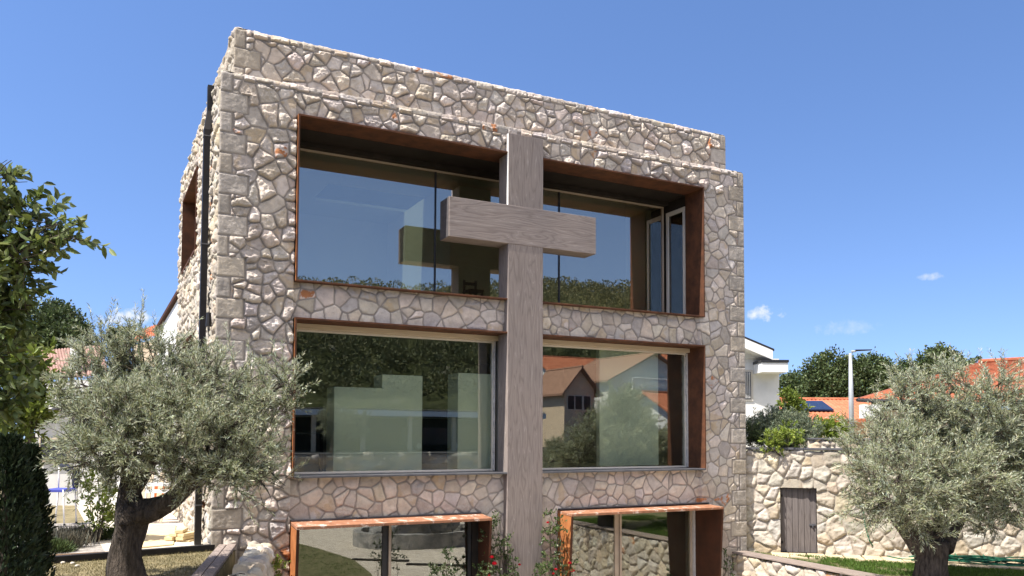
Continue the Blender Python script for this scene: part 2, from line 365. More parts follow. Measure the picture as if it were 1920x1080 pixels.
# ------------------------------------------------------------------ rubble stonework as a height field
def stonework(u, v, cell=(.216, .192), seed=1, quoinL=None, quoinR=None, top=None, amp=.035, p_rough=.6, joint=.0075, pal=0, crest_h=.115):
    """height, colour for points on a wall (u along, v up)"""
    cx, cyy = cell
    wu = u + .045 * (fbm(u * 4, v * 4, seed + 50, 3) - .5) * 2 * .7; wv = v + .045 * (fbm(u * 4 + 31, v * 4 - 9, seed + 60, 3) - .5) * 2 * .7
    ci = np.floor(wu / cx).astype(np.int64); cj = np.floor(wv / cyy).astype(np.int64)
    best = np.full(u.shape, 1e9); bx = np.zeros_like(u); by = np.zeros_like(u); bi = np.zeros(u.shape, np.int64); bj = np.zeros(u.shape, np.int64); bw = np.zeros_like(u)
    def site(i, j):
        a = h2(i, j, seed); b = h2(i, j, seed + 1); c = h2(i, j, seed + 2); r = h2(i, j, seed + 3)
        return (i + .5 + .85 * (a - .5)) * cx, (j + .5 + .85 * (b - .5)) * cyy, c * (.55 * cx) ** 2, r < .26
    for di in range(-2, 3):
        for dj in range(-2, 3):
            sx, sy, w, dead = site(ci + di, cj + dj)
            d = (wu - sx) ** 2 + (wv - sy) ** 2 - w; d = np.where(dead, 1e8, d)
            k = d < best; best = np.where(k, d, best); bx = np.where(k, sx, bx); by = np.where(k, sy, by); bw = np.where(k, w, bw); bi = np.where(k, ci + di, bi); bj = np.where(k, cj + dj, bj)
    e = np.full(u.shape, 1e9)
    for di in range(-2, 3):
        for dj in range(-2, 3):
            sx, sy, w, dead = site(ci + di, cj + dj)
            d = (wu - sx) ** 2 + (wv - sy) ** 2 - w
            q = (d - best) / (2 * np.sqrt((sx - bx) ** 2 + (sy - by) ** 2) + 1e-9)
            q = np.where(dead | ((ci + di == bi) & (cj + dj == bj)), 1e9, q); e = np.minimum(e, q)
    smoothblock = np.zeros(u.shape, bool)
    def rect(mask, ee, idi, idj, smooth):
        nonlocal e, bi, bj, smoothblock, bx, by
        e = np.where(mask, ee, e); bi = np.where(mask, idi, bi); bj = np.where(mask, idj, bj)
        if smooth: smoothblock = smoothblock | mask
    crest = np.zeros(u.shape, bool)
    if top is not None and crest_h > 0:
        th = crest_h; du = .27
        k = np.floor(u / du).astype(np.int64)
        b0 = (k + .55 * (h2(k, k * 0, seed + 9) - .5)) * du; k1 = np.where(u < b0, k - 1, k)
        bb0 = (k1 + .55 * (h2(k1, k * 0, seed + 9) - .5)) * du; bb1 = (k1 + 1 + .55 * (h2(k1 + 1, k * 0, seed + 9) - .5)) * du
        tt = top - th + .55 * th * (h2(k1, k * 0 + 3, seed + 4) - .5)
        mk = v > tt; crest = mk; e = np.where(mk, e, np.minimum(e, tt - v))
        rect(mk, np.minimum(np.minimum(u - bb0, bb1 - u), v - tt), k1, k * 0 + 777, False)
    qh = .33
    for q, dist in ((quoinL, None if quoinL is None else u - quoinL), (quoinR, None if quoinR is None else quoinR - u)):
        if q is None: continue
        ref = (top if top is not None else 7.4)
        rw = np.floor((ref - v) / qh).astype(np.int64); fr = (ref - v) / qh - rw
        ln = np.where(rw % 2 == 0, .19, .42) + .07 * (h2(rw, rw * 0 + int(q * 10), seed + 8) - .5)
        mk = dist < ln
        ev = np.where(rw == 0, (1 - fr) * qh, np.minimum(fr, 1 - fr) * qh)
        e = np.where(mk, e, np.minimum(e, dist - ln))
        rect(mk, np.minimum(ln - dist, ev), rw, rw * 0 + 4000 + int(q), True)
    s1 = h2(bi, bj, seed + 20); s2 = h2(bi, bj, seed + 21); s3 = h2(bi, bj, seed + 22); s4 = h2(bi, bj, seed + 23); s5 = h2(bi, bj, seed + 24)
    jw = joint * (.8 + .5 * vn(u * 7, v * 7, seed + 70))
    inside = sstep(jw, jw + .012, e)
    if top is not None: inside = np.maximum(inside, .85 * sstep(top - .05, top - .02, v))
    pr = p_rough(u, v) if callable(p_rough) else p_rough
    am = amp(u, v) if callable(amp) else amp
    rough = ((s1 < pr) | crest) & ~smoothblock
    # broken faces: a few tilted planes plus chiselled noise
    tx = (s2 - .5) * 1.2; ty = (s3 - .62) * 1.7
    px = u - bx; pyy = v - by
    fac = fbm(u * 9 + s4 * 40, v * 9, seed + 30, 4, .55) - .5
    chis = np.abs(fbm(u * 17 + s5 * 30, v * 17, seed + 35, 4, .6) - .5) * 2
    step = np.floor((fbm(u * 5 + s2 * 20, v * 6 + s3 * 20, seed + 36, 3) - .5) * 7) / 7
    dome = 1 - np.exp(-np.clip(e - jw, 0, 1) / .015)
    hr = dome * am * (.75 + .8 * s3 + 2.6 * fac - 1.1 * chis + 2.6 * step + tx * px * 2.4 + ty * pyy * 2.6)
    rid = pyy - (s2 - .35) * .07 + .11 * fac + .035 * tx * np.sign(px); shelf = 1 - sstep(-.008, .022, rid)
    hr = hr * .70 + dome * am * .30 + dome * am * .9 * shelf * (s3 > .25)
    hs = (1 - np.exp(-np.clip(e - jw, 0, 1) / .008)) * (.006 + .008 * s4 + .022 * fac + .016 * step + (tx * px + ty * pyy) * .05)
    hq = (1 - np.exp(-np.clip(e - jw - .006 * fac - .004 * chis, 0, 1) / .006)) * .012 + .007 * chis + .012 * fac
    h = np.where(rough, np.maximum(hr, .004), np.where(smoothblock, hq, hs)) * inside - .004 * (1 - inside)
    if top is not None:
        cr_ = sstep(top - .085, top - .045, v); h = h * (1 - .85 * cr_) + cr_ * (.010 + .022 * (fac + .1) - .010 * chis)
    P = [np.array([(.43, .375, .33), (.47, .41, .355), (.41, .365, .325), (.50, .435, .37), (.445, .38, .33), (.46, .395, .325), (.43, .385, .35), (.47, .415, .36)]),
         np.array([(.44, .39, .32), (.50, .44, .36), (.46, .42, .36), (.52, .45, .34), (.42, .37, .31), (.48, .40, .30), (.50, .46, .40), (.45, .41, .34)])][pal]
    c = P[(s5 * 7.999).astype(int)] * ((.80 + .36 * s2) if pal == 0 else (.90 + .20 * s2))[..., None] * np.stack([1 + .05 * (s3 - .5), 1 + 0 * s3, 1 - .11 * (s4 - .5)], -1) * (.9 + .4 * (fac + .05))[..., None]
    sp = fbm(u * 11, v * 11, seed + 80, 4, .6); os = sstep(.50, .60, sp) * (s4 < (.022 if pal == 0 else .012))
    c = c * (1.22 if pal == 0 else 1.0) * (.86 + .28 * fbm(u * .9 + 3, v * .55, seed + 95, 4))[..., None]
    c = c * (1 - os[..., None]) + np.array((.40, .17, .075)) * os[..., None]
    oc = (sstep(.45, .62, fbm(u * 7 + 5, v * 7, seed + 85, 3)) * (s1 > .82) * (.5 if pal == 0 else .3))[..., None]
    c = c * (1 - oc) + np.array((.42, .31, .18)) * oc
    c = np.where(smoothblock[..., None], np.array((.47, .415, .35)) * ((.80 + .30 * s2) * (.88 + .35 * (fac + .1)))[..., None] * np.stack([1 + .04 * (s3 - .5), 1 + 0 * s3, 1 - .10 * (s3 - .5)], -1), c)
    mort = np.array([(.27, .24, .215), (.38, .33, .27)][pal]) * (.85 + .3 * vn(u * 20, v * 20, seed + 90))[..., None]
    c = mort * (1 - inside[..., None]) + c * inside[..., None]
    return h, c
def seglin(brk, step):
    o = []
    for a, b in zip(brk[:-1], brk[1:]):
        n = max(1, int(round((b - a) / step))); o.append(np.linspace(a, b, n + 1)[:-1])
    o.append([brk[-1]]); return np.concatenate(o)
def sheet(name, us, vs, pfun, holes, parent, org, ma, **kw):
    """grid us x vs; pfun(u,v,h)->xyz ; holes in (u0,u1,v0,v1)"""
    U, V = np.meshgrid(us, vs, indexing='ij')
    uu = U.ravel(); vv = V.ravel()
    base = kw.pop('base', None); taper = kw.pop('taper', None)
    h, c = stonework(uu, vv, **kw)
    if base is not None: h = h + base(uu, vv)
    if taper is not None: h = h * taper(uu, vv)
    P = pfun(uu, vv, h)
    nu, nv = U.shape
    um = .5 * (us[:-1] + us[1:]); vm = .5 * (vs[:-1] + vs[1:])
    keep = np.ones((nu - 1, nv - 1), bool)
    for a, b, cc, d in holes: keep &= ~((um[:, None] > a) & (um[:, None] < b) & (vm[None] > cc) & (vm[None] < d))
    I, J = np.nonzero(keep); q = np.stack([I * nv + J, (I + 1) * nv + J, (I + 1) * nv + J + 1, I * nv + J + 1], 1)
    used = np.zeros(nu * nv, bool); used[q.ravel()] = True; re = np.cumsum(used) - 1
    q = re[q]; n = len(q)
    me = np_mesh(name, P[used] - np.array(org), q.ravel(), np.arange(n) * 4, np.full(n, 4), True, c[used], 'stone_color')
    return link(name, me, ma, parent, org)

# ------------------------------------------------------------------ setting: ground sheets
TZ = -.20           # left terrace level
CZ = -2.30          # sunken court level
RZ = -.90           # right lawn level
UZ = 1.15           # ground behind the right wall
HW = 10.9           # house width
structure('ground', MB().box(-600, 600, -600, 600, -2.6, -2.36), M['earth'])
structure('courtyard_gravel', MB().prism([(-.5, .02), (-.9, -26), (26, -26), (26, -12), (12, -8), (10.6, .02)], -2.4, CZ), M['gravel'])
bl = atZ(440, 1020, -.10); bl2 = atZ(395, 1080, -.10)
wd = (bl2 - bl); wd /= np.linalg.norm(wd)
WL = [(.36, -.02), tuple(bl2[:2]), tuple((bl2 + wd * 3.2)[:2]), (-.95, -12), (-.7, -20), (-.7, -24)]
structure('terrace', MB().prism([(-.02, -.02)] + WL + [(-70, -24), (-70, 90), (-.02, 90)], -2.5, TZ), M['dry'])
structure('back_terrace', MB().prism([(-.02, 6.3), (10.95, 6.3), (10.95, 90), (-.02, 90)], -2.5, TZ), M['earth'])
structure('lawn_terrace', MB().prism([(10.47, -.03), (10.43, -7), (13, -10), (16, -14), (26, -14), (22, -10), (15, -3.5), (11, .1)], -2.5, RZ), M['lawn'])
structure('upper_terrace', MB().prism([(11.0, .35), (15.0, -3.25), (22.1, -9.8), (26, -14), (90, -14), (90, 90), (11.0, 90)], -2.5, UZ), M['earth'])
structure('road', MB().prism([(-70, -24.3), (120, -24.3), (140, -80), (-70, -80)], -2.5, .55), M['asphalt'])
# paving and beds on the left terrace
# timber edging of the left bed
e0 = atZ(-260, 1070, -.10); e1 = atZ(404, 1020, -.10)
structure('soil_bed', MB().prism([tuple(e0[:2]), tuple(e1[:2]), (-.05, .35), (-6, .6)], TZ, TZ + .03), M['soil'])
structure('rubble_ground', MB().prism([(-7, .30), (-1.45, .32), (-1.75, 5.2), (-7, 5.2)], TZ, TZ + .02), M['cobble'])
structure('paving', MB().prism([(-1.44, .32), (-.03, .36), (-.03, 14), (-2.2, 14), (-1.74, 5.2)], TZ, TZ + .024), M['paving'])

# ------------------------------------------------------------------ the stone house
house = thing('stone_house', 'large stone clad house with rust steel window frames behind the tall wooden cross', 'house', (0, 0, CZ))
HO = ORG[house.name]
ZT = 7.38; ZP = 8.27; PD = .30; PI0, PI1 = .23, 10.67
U0, U1 = 1.24, 9.71; ZU0, ZU1 = 4.13, 6.85; ZM0, ZM1 = .93, 3.48
LB = [(1.21, 4.60), (6.22, 9.86)]; ZL1 = .20
CX0, CX1 = 5.075, 5.81
AR = .055
def wrap(zt, depth):
    arc = AR * PI / 2
    def f(v):
        t = np.clip((v - (zt - AR)) / arc, 0, 1) * PI / 2
        over = np.clip(v - (zt - AR) - arc, 0, None)
        z = np.where(v < zt - AR, v, zt - AR + AR * np.sin(t)); y = np.where(v < zt - AR, 0, AR * (1 - np.cos(t))) + over
        ny = -np.cos(t); nz = np.sin(t); return y, z, ny, nz
    return f
wf = wrap(ZT, .3)
def central(u, v): return np.where((u > 1.195) & (u < 9.655), np.where(v < 6.86, -.065, -.035), 0.0) * np.where(v < ZT, 1, 0)
def edge_taper(u0, u1):
    return lambda u, v: sstep(0, .016, u - u0) * sstep(0, .016, u1 - u)
def front_p(u, v, h):
    y, z, ny, nz = wf(v); return np.stack([u, y + ny * h, z + nz * h], 1)
us = seglin([0, .016, 1.19, 1.20, U0, U0 + .001, 5.12, 5.77, 9.65, 9.66, U1, 9.86, HW - .016, HW], .0125)
vs = seglin([-1.9, -.9, ZL1 + .001, ZM0, ZM1, ZU0, ZU1, ZT, ZT + .34], .0125)
holes = [(U0, U1, ZU0, ZU1), (U0, 5.12, ZM0, ZM1), (5.77, U1, ZM0, ZM1), (1.21, 4.60, -9, ZL1), (6.22, 9.86, -9, ZL1)]
us = np.unique(np.round(np.concatenate([us, [1.21, 4.60, 6.22]]), 4))
def p_rough(u, v): return np.where(u < 1.2, .80, np.where(u > 9.65, np.where(v > 5.6, .55, .22), np.where(v > 6.8, .72, .16)))
def ampf(u, v): return np.where(u < 1.2, .033, np.where(v > 6.8, .032, .015))
sheet('front_wall', us, vs, front_p, holes, house, HO, M['stone'], seed=3, quoinL=0.0, quoinR=HW, top=ZT, amp=ampf, p_rough=p_rough, base=central, taper=edge_taper(0, HW))
# parapet, set back
wp = wrap(ZP, .3)
def par_p(u, v, h):
    y, z, ny, nz = wp(v); return np.stack([u, PD + y + ny * h, z + nz * h], 1)
sheet('parapet_front', seglin([PI0, PI0 + .016, PI1 - .016, PI1], .013), seglin([ZT - .06, ZP, ZP + .30], .013), par_p, [], house, HO, M['stone'],
      seed=23, quoinL=PI0, quoinR=PI1, top=ZP, amp=.032, p_rough=.62, taper=edge_taper(PI0, PI1))
def side_maker(x, zt, y0, sgn):
    w = wrap(zt, .3)
    def f(u, v, h):
        y, z, n1, nz = w(v); return np.stack([x + sgn * (y + n1 * h), y0 + u, z + nz * h], 1)
    return f
def tap0(u, v): return sstep(0, .016, u)
SWH = [(2.72, 5.35, 5.03, 6.63), (2.65, 4.6, 2.0, 3.50)]
sheet('side_wall', seglin([0, .016, 2.72, 4.6, 5.35, 6.3], .017), seglin([-.35, 2.0, 3.5, 5.03, 6.63, ZT, ZT + .3], .017), side_maker(0, ZT, 0, 1), SWH, house, HO, M['stone'],
      seed=43, cell=(.22, .15), amp=.028, p_rough=.97, pal=1, joint=.009, taper=tap0, top=ZT, crest_h=0)
sheet('parapet_side', seglin([0, .016, 5.8], .02), seglin([ZT - .06, ZP, ZP + .3], .02), side_maker(PI0, ZP, PD, 1), [], house, HO, M['stone'],
      seed=53, cell=(.24, .19), amp=.027, p_rough=.95, pal=1, joint=.009, taper=tap0, top=ZP, crest_h=0)
sheet('far_side_wall', seglin([0, .016, 6.3], .04), seglin([-1.9, ZT, ZT + .3], .04), side_maker(HW, ZT, 0, -1), [], house, HO, M['stone'], seed=63, quoinL=0.0, amp=.03, p_rough=.4, taper=tap0, top=ZT)
sheet('parapet_far_side', seglin([0, .016, 5.8], .04), seglin([ZT - .06, ZP, ZP + .3], .04), side_maker(PI1, ZP, PD, -1), [], house, HO, M['stone'], seed=73, amp=.03, p_rough=.5, taper=tap0, top=ZP)
# concrete body behind the cladding
b = MB()
SK = (2.6, 7.4, 3.4, 4.7)                                          # unseen roof opening added so sun brightens the upper room
for (xa, xb, ya, yb_) in ((.10, SK[0], .12, 6.2), (SK[1], HW - .10, .12, 6.2), (SK[0], SK[1], .12, SK[2]), (SK[0], SK[1], SK[3], 6.2)): b.box(xa, xb, ya, yb_, 6.93, 7.33)
for (xa, xb, ya, yb_) in ((PI0 + .1, PI1 - .1, PD + .1, PD + .34), (PI0 + .1, PI1 - .1, 5.86, 6.1), (PI0 + .1, PI0 + .34, PD + .34, 5.86), (PI1 - .34, PI1 - .1, PD + .34, 5.86)): b.box(xa, xb, ya, yb_, 7.335, 8.2)
for (ya, yb_, za, zb_) in ((.06, 2.65, -2.3, 6.93), (5.35, 6.2, -2.3, 6.93), (2.65, 5.35, -2.3, 2.0), (2.65, 5.35, 3.5, 5.03), (2.65, 5.35, 6.63, 6.93), (4.6, 5.35, 2.0, 3.5), (2.65, 2.72, 5.03, 6.63)):
    b.box(.12 if ya < 2.6 or ya > 5 else .12, U0 - .035, ya, yb_, za, zb_)
b.box(U1 + .035, HW - .06, .06, .5, .25, 6.93); b.box(9.88, HW - .06, .06, .52, -2.3, .25); b.box(U1 + .20, HW - .06, .5, 6.2, -2.3, 6.93)
b.box(U0 - .035, U1 + .20, 6.0, 6.2, -2.3, 6.93)
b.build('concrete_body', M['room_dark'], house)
MB().box(U0, U1 + .15, 5.93, 5.985, 4.085, 6.855).build('room_back_wall', M['room'], house)
b = MB(); b.box(U0 - .03, U1 + .19, .10, 6.0, 3.53, 4.08); b.box(U0 - .03, U1 + .19, .10, 6.0, .245, .88); b.box(U0 - .03, U1 + .19, .10, 6.0, -2.5, -2.29)
b.build('floor_slab', M['room_floor'], house)
b = MB()
for (xa, xb, ya, yb_) in ((U0 - .03, SK[0], 1.36, 5.98), (SK[1], U1 + .19, 1.36, 5.98), (SK[0], SK[1], 1.36, SK[2]), (SK[0], SK[1], SK[3], 5.98)): b.box(xa, xb, ya, yb_, 6.86, 6.92)
b.build('ceiling', M['room'], house); MB().box(SK[0] - .08, SK[1] + .08, SK[2] - .08, SK[3] + .08, 7.36, 7.38).build('added_skylight_pane', M['glass_small'], house)  # glass over the added roof opening, out of view
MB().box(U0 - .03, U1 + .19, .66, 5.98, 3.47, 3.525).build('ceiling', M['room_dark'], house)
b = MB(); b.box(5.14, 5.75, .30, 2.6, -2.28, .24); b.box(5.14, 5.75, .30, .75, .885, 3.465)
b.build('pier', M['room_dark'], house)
# interior partition walls
MB().box(4.75, 4.9, 1.9, 5.98, 4.09, 6.85).build('partition', M['room'], house); MB().box(9.0, 9.72, 1.75, 5.98, 4.09, 6.85).build('partition', M['room'], house)

def lining(x0, x1, z0, z1, yb, parent, open_left=True, open_right=True, bottom='corten', front=-.075):
    """steel surround of one opening; returns the lining object"""
    t = .028
    b = MB()
    b.box(x0 - t, x1 + t, front, yb, z1, z1 + t)
    if open_left: b.box(x0 - t, x0, front, yb, z0 - t, z1)
    if open_right: b.box(x1, x1 + t, front, yb, z0 - t, z1)
    o = b.build('steel_surround', M['corten'], parent, bevel=.003)
    return o
def window(name, parent, x0, x1, z0, z1, y, frame, fw=.05, mull=(), mfw=.02, mmat=None, top=None, gm='glass'):
    b = MB()
    b.box(x0, x0 + fw, y - .03, y + .04, z0, z1); b.box(x1 - fw, x1, y - .03, y + .04, z0, z1)
    b.box(x0 + fw, x1 - fw, y - .03, y + .04, z0, z0 + fw); b.box(x0 + fw, x1 - fw, y - .03, y + .04, z1 - (top or fw), z1)
    w = b.build(name, frame, parent, bevel=.003)
    xs = [x0 + fw] + list(mull) + [x1 - fw]
    for i in range(len(xs) - 1):
        MB().box(xs[i] + (mfw / 2 if i else 0), xs[i + 1] - (mfw / 2 if i < len(xs) - 2 else 0), y - .004, y + .004, z0 + fw, z1 - (top or fw)).build('pane', M[gm], w)
    for q in mull: MB().box(q - mfw / 2, q + mfw / 2, y - .02, y + .03, z0 + fw, z1 - (top or fw)).build('mullion', mmat or M['alu_dark'], w)
    return w
# upper storey: deep loggia, glass 1.25 m back
GU, GM, GL = 1.25, .55, .10
for (x0, x1, ol, orr) in ((U0, U1, True, True),):
    b = MB(); t = .028; F0 = -.075
    b.box(x0 - (t if ol else 0), x1 + (t if orr else 0), F0, .50, ZU1 - .003, ZU1 + t)
    if ol: b.box(x0 - t, x0, F0, .50, ZU0 - .003, ZU1 - .003)
    if orr: b.box(x1, x1 + t, F0, .52, ZU0 - .003, ZU1 - .003)
    b.box(x0 - (t if ol else 0), x1 + (t if orr else 0), F0, GU, ZU0 - .03, ZU0 - .003)
    b.build('steel_surround', M['corten'], house, bevel=.003)
    MB().box(x0 - t - .004, x0 - t - .0015, F0 + .003, -.03, ZU0 - .02, ZU1 + .02).build('surround_sunlit_skin', M['corten_sunlit'], house)  # thin skin coloured as the sunlit outer face of the steel
    b = MB(); b.box(x0, x1, .505, GU + .1, ZU1 - .004, ZU1 + .06); b.box(x0, x1, GU - .16, GU + .10, 6.765, ZU1 - .005)
    if ol: b.box(x0 - .03, x0, .505, GU + .1, ZU0, ZU1 - .005)
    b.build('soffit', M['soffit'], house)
window('window', house, U0 + .001, 9.67, ZU0 + .002, 6.76, GU, M['alu_tan'], .035, (4.16, 6.95), .03, gm='glass_up')
# white glazed door in the right reveal of the loggia
b = MB(); X = U1 + .02
b.box(X, X + .06, .56, .64, ZU0, 6.62); b.box(X, X + .06, 1.14, 1.22, ZU0, 6.62); b.box(X, X + .06, .64, 1.14, ZU0, ZU0 + .09); b.box(X, X + .06, .64, 1.14, 6.53, 6.62)
d = b.build('reveal_door', M['alu_white'], house, bevel=.004); MB().box(X + .025, X + .033, .64, 1.14, ZU0 + .09, 6.53).build('pane', M['glass_small'], d)
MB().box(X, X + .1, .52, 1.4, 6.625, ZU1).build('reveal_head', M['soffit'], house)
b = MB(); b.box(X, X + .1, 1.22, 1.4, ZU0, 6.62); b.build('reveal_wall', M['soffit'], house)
# middle storey
for (x0, x1, ol, orr, xe) in ((U0, CX0 + .07, True, False, CX0 + .02), (CX1 - .07, U1, False, True, U1)):
    b = MB(); t = .028; F0 = -.075
    b.box(x0 - (t if ol else 0), x1 + (t if orr else 0), F0, GM + .08, ZM1 - .003, ZM1 + t)
    if ol: b.box(x0 - t, x0, F0, GM + .08, ZM0 - .03, ZM1 - .003)
    if orr: b.box(x1, x1 + t, F0, GM + .08, ZM0 - .03, ZM1 - .003)
    b.build('steel_surround', M['corten'], house, bevel=.003)
    if ol: MB().box(x0 - t - .004, x0 - t - .0015, F0 + .003, -.03, ZM0 - .02, ZM1 + .02).build('surround_sunlit_skin', M['corten_sunlit'], house)  # same painted sunlight on the middle surround's outer face
    b = MB(); b.box(x0, x1, F0 - .02, GM - .04, ZM0 - .035, ZM0); b.build('sill', M['zinc'], house, bevel=.004)
    h = MB().box(x0 + .002, x1 - .002, GM - .16, GM + .03, 3.39, ZM1 - .005).build('timber_head', M['timber_raw'], house, bevel=.006)
    w = window('window', house, x0 + .003, (xe if ol else x1) - .003, ZM0 + .001, 3.388, GM, M['alu_white'], .035, (), .02)
    b = MB(); xx = xe if ol else U1 - .001
    zz = np.linspace(ZM0 + .01, 3.38, 26)
    pts = [(xx - .012 - .03 * random.random(), GM - .035, z) for z in zz]
    b.extrude([(xx - .001, GM - .036, zz[0])] + pts + [(xx - .001, GM - .036, zz[-1])], (0, -.05, 0)); b.build('plaster_edge', M['plaster_edge'], house)
# lower storey: projecting splayed boxes
for k, (x0, x1) in enumerate(LB):
    pt, pb = -.46, -.30
    t = .045; zb = -2.05; yc = .06 if k == 0 else .42; GLk = .10 if k == 0 else .46
    b = MB(); b.hexa([(x0, pt, ZL1 - .09), (x1, pt, ZL1 - .09), (x1, yc, ZL1 - .05), (x0, yc, ZL1 - .05), (x0, pt, ZL1 - .045), (x1, pt, ZL1 - .045), (x1, yc, ZL1), (x0, yc, ZL1)])
    b.build('box_roof', M['peeling'], house, bevel=.004)
    for (a, c) in ((x0, x0 + t), (x1 - t, x1)):
        b = MB()
        b.hexa([(a, pb, zb), (c, pb, zb), (c, yc, zb), (a, yc, zb), (a, pt + .004, ZL1 - .093), (c, pt + .004, ZL1 - .093), (c, yc, ZL1 - .052), (a, yc, ZL1 - .052)])
        b.build('box_cheek', M['corten_dark'], house, bevel=.004)  # cheeks darkened in colour for the shade under the box roof
    MB().hexa([(x0 - .004, pb + .002, zb), (x0 - .001, pb + .002, zb), (x0 - .001, .03, zb), (x0 - .004, .03, zb), (x0 - .004, pt + .008, ZL1 - .10), (x0 - .001, pt + .008, ZL1 - .10), (x0 - .001, .03, ZL1 - .06), (x0 - .004, .03, ZL1 - .06)]).build('box_sunlit_skin', M['corten_sunlit'], house)  # sunlit left face of the box, painted as a lighter skin
    b = MB(); b.box(x0 + t, x1 - t, -.25, yc, zb - .05, zb); b.build('box_sill', M['corten'], house)
    mx = 2.83 if k == 0 else 7.84
    xr = x1 - t - (.12 if k == 0 else .04)
    w = window('window', house, x0 + t, xr, zb, ZL1 - .055, GLk, M['alu_dark'] if k == 0 else M['alu_tan'], .055, (mx,), .10, M['alu_tan'] if k == 1 else M['alu_dark'])
    b = MB(); b.box(mx + .055, mx + .10, GLk - .05, GLk + .02, zb + .06, ZL1 - .112); b.build('frame_strip', M['alu_tan'], w)
    b = MB(); b.box(xr + .002, x1 - t - .002, GLk - .08, GLk + .2, zb, ZL1 - .055); b.build('plaster_edge', M['plaster_edge'] if k else M['soffit'], house)
    MB().box(x0 + .01, x1 - .01, -.02, .055, ZL1 + .002, ZL1 + .02).build('flashing', M['zinc'], house)
# side wall windows with steel surrounds
for (a, c, z0, z1) in SWH:
    b = MB(); t = .03
    b.box(-.06, .75, a, a + t, z0, z1); b.box(-.06, .75, c - t, c, z0, z1); b.box(-.06, .75, a + t, c - t, z1 - t, z1); b.box(-.06, .75, a + t, c - t, z0, z0 + t)
    w = b.build('side_window_surround', M['corten'], house)
    MB().box(.70, .72, a + t, c - t, z0 + t, z1 - t).build('pane', M['glass'], w)
# downpipe
b = MB()
def flatpipe(pts, w=.05, d=.04):
    for (p, q) in zip(pts[:-1], pts[1:]):
        b.hexa([(p[0] - d, p[1] - w, p[2]), (p[0] + d, p[1] - w, p[2]), (p[0] + d, p[1] + w, p[2]), (p[0] - d, p[1] + w, p[2]), (q[0] - d, q[1] - w, q[2]), (q[0] + d, q[1] - w, q[2]), (q[0] + d, q[1] + w, q[2]), (q[0] - d, q[1] + w, q[2])])
flatpipe([(-.115, .70, TZ), (-.115, .70, 6.62), (-.055, .83, 6.98), (-.055, .83, 7.42)], .058, .05)
pp = b.build('downpipe', M['black'], house)
for z in (.45, 2.6, 4.7, 6.5): MB().box(-.172, -.05, .635, .765, z, z + .018).build('pipe_clip', M['zinc'], pp)
MB().tube([(-.08, .20, 3.30), (-.08, .20, 3.52)], [.05, .035], 8).build('wall_lamp', M['black'], house)

# ------------------------------------------------------------------ the cross
cross = thing('wooden_cross', 'tall grey stained wooden cross fixed in the middle of the stone facade', 'cross', (5.44, .1, CZ))
b = MB().box(CX0, CX1, -.10, .30, -2.3, 7.22); b.build('upright', M['cross_v'], cross, bevel=.006)
b = MB().box(3.885, 6.99, -.108, .31, 5.14, 5.862); b.build('crossbeam', M['cross_h'], cross, bevel=.006)
MB().box(CX0 - .006, CX0 - .0015, -.094, -.035, 5.87, 7.214).build('sunlit_edge', M['white'], cross)  # white strip painted for the sunlit front part of the left face
MB().box(3.8815, 3.8835, -.085, .305, 5.146, 5.856).build('shaded_end', noisy('shaded_end_tone', (.075, .068, .07), (.11, .10, .10), 6, .8, .1, .003, stretch=(1, 1, 4)), cross)  # dark slab painted for shade on the beam end, rim left bright

# ------------------------------------------------------------------ rubble walls in the garden
def wall_run(name, pts, z0, z1, label, thick=.3, seed=100, amp=.055, cell=(.23, .19), coping=None, step=.022, group=None, pal=1, p_rough=.9, holes=(), wavy=.0):
    o = thing(name, label, 'wall', (pts[0][0], pts[0][1], z0), group); og = ORG[o.name]
    core = MB(); cop = MB(); off = 0
    for i, (p, q) in enumerate(zip(pts[:-1], pts[1:])):
        p = np.array(p, float); q = np.array(q, float); L_ = np.linalg.norm(q - p); t = (q - p) / L_; n = np.array([t[1], -t[0]])   # outward = right of travel
        w = wrap(z1, .3)
        def f(u, v, h):
            y, z, n1, nz = w(v); hh = h * 1.0
            s = u - off
            xy = p[None] + t[None] * s[:, None] + n[None] * ((-y) + (-n1) * hh)[:, None]
            return np.column_stack([xy, z + nz * hh])
        sheet('stone_face', seglin([off, off + L_], step), seglin([z0, z1, z1 + (thick if not coping else .02)], step), f, [(a + off * 0, b_, c_, d_) for a, b_, c_, d_ in holes], o, og, M['stone'],
              seed=seed + i, cell=cell, amp=amp, p_rough=p_rough, pal=pal, joint=.007, crest_h=0)
        a = p - n * .05; c = q - n * .05; d = q - n * thick; e = p - n * thick
        if not holes: core.prism([tuple(a), tuple(c), tuple(d), tuple(e)], z0, z1 - .03)
        if coping:
            a = p + n * .05; c = q + n * .05; d = q - n * (thick + .03); e = p - n * (thick + .03); cop.prism([tuple(a), tuple(c), tuple(d), tuple(e)], z1 + .035, z1 + .035 + coping[0])
        off += L_
    if core.v: core.build('wall_core', M['cobble'], o)
    if coping: cop.build('coping', M[coping[1]], o, bevel=.006)
    return o
# right retaining wall: two levels, with a small door
RD = np.array([1.02, -.93]); RD /= np.linalg.norm(RD); RP = np.array([10.96, .16]); RN = np.array([RD[1], -RD[0]])
def rw(s, n=0): return tuple(RP + RD * s + RN * n)
def rs(x): return (x - RP[0]) / RD[0]
s0, s1, sst = rs(11.52), rs(12.075), rs(11.95)
wall_run('retaining_wall', [rw(0), rw(9)], RZ - .05, 1.28, 'sunlit cream rubble retaining wall with the small door to the right of the house', .35, 140, .025, (.25, .205), (.045, 'zinc'),
         holes=[(s0, s1, RZ - .1, .50)], step=.02)
wall_run('raised_wall', [rw(sst, -.01), rw(9, -.01)], 1.30, 1.50, 'upper step of cream rubble wall with grey coping behind the right olive tree', .35, 160, .028, (.19, .16), (.035, 'zinc'), step=.024)
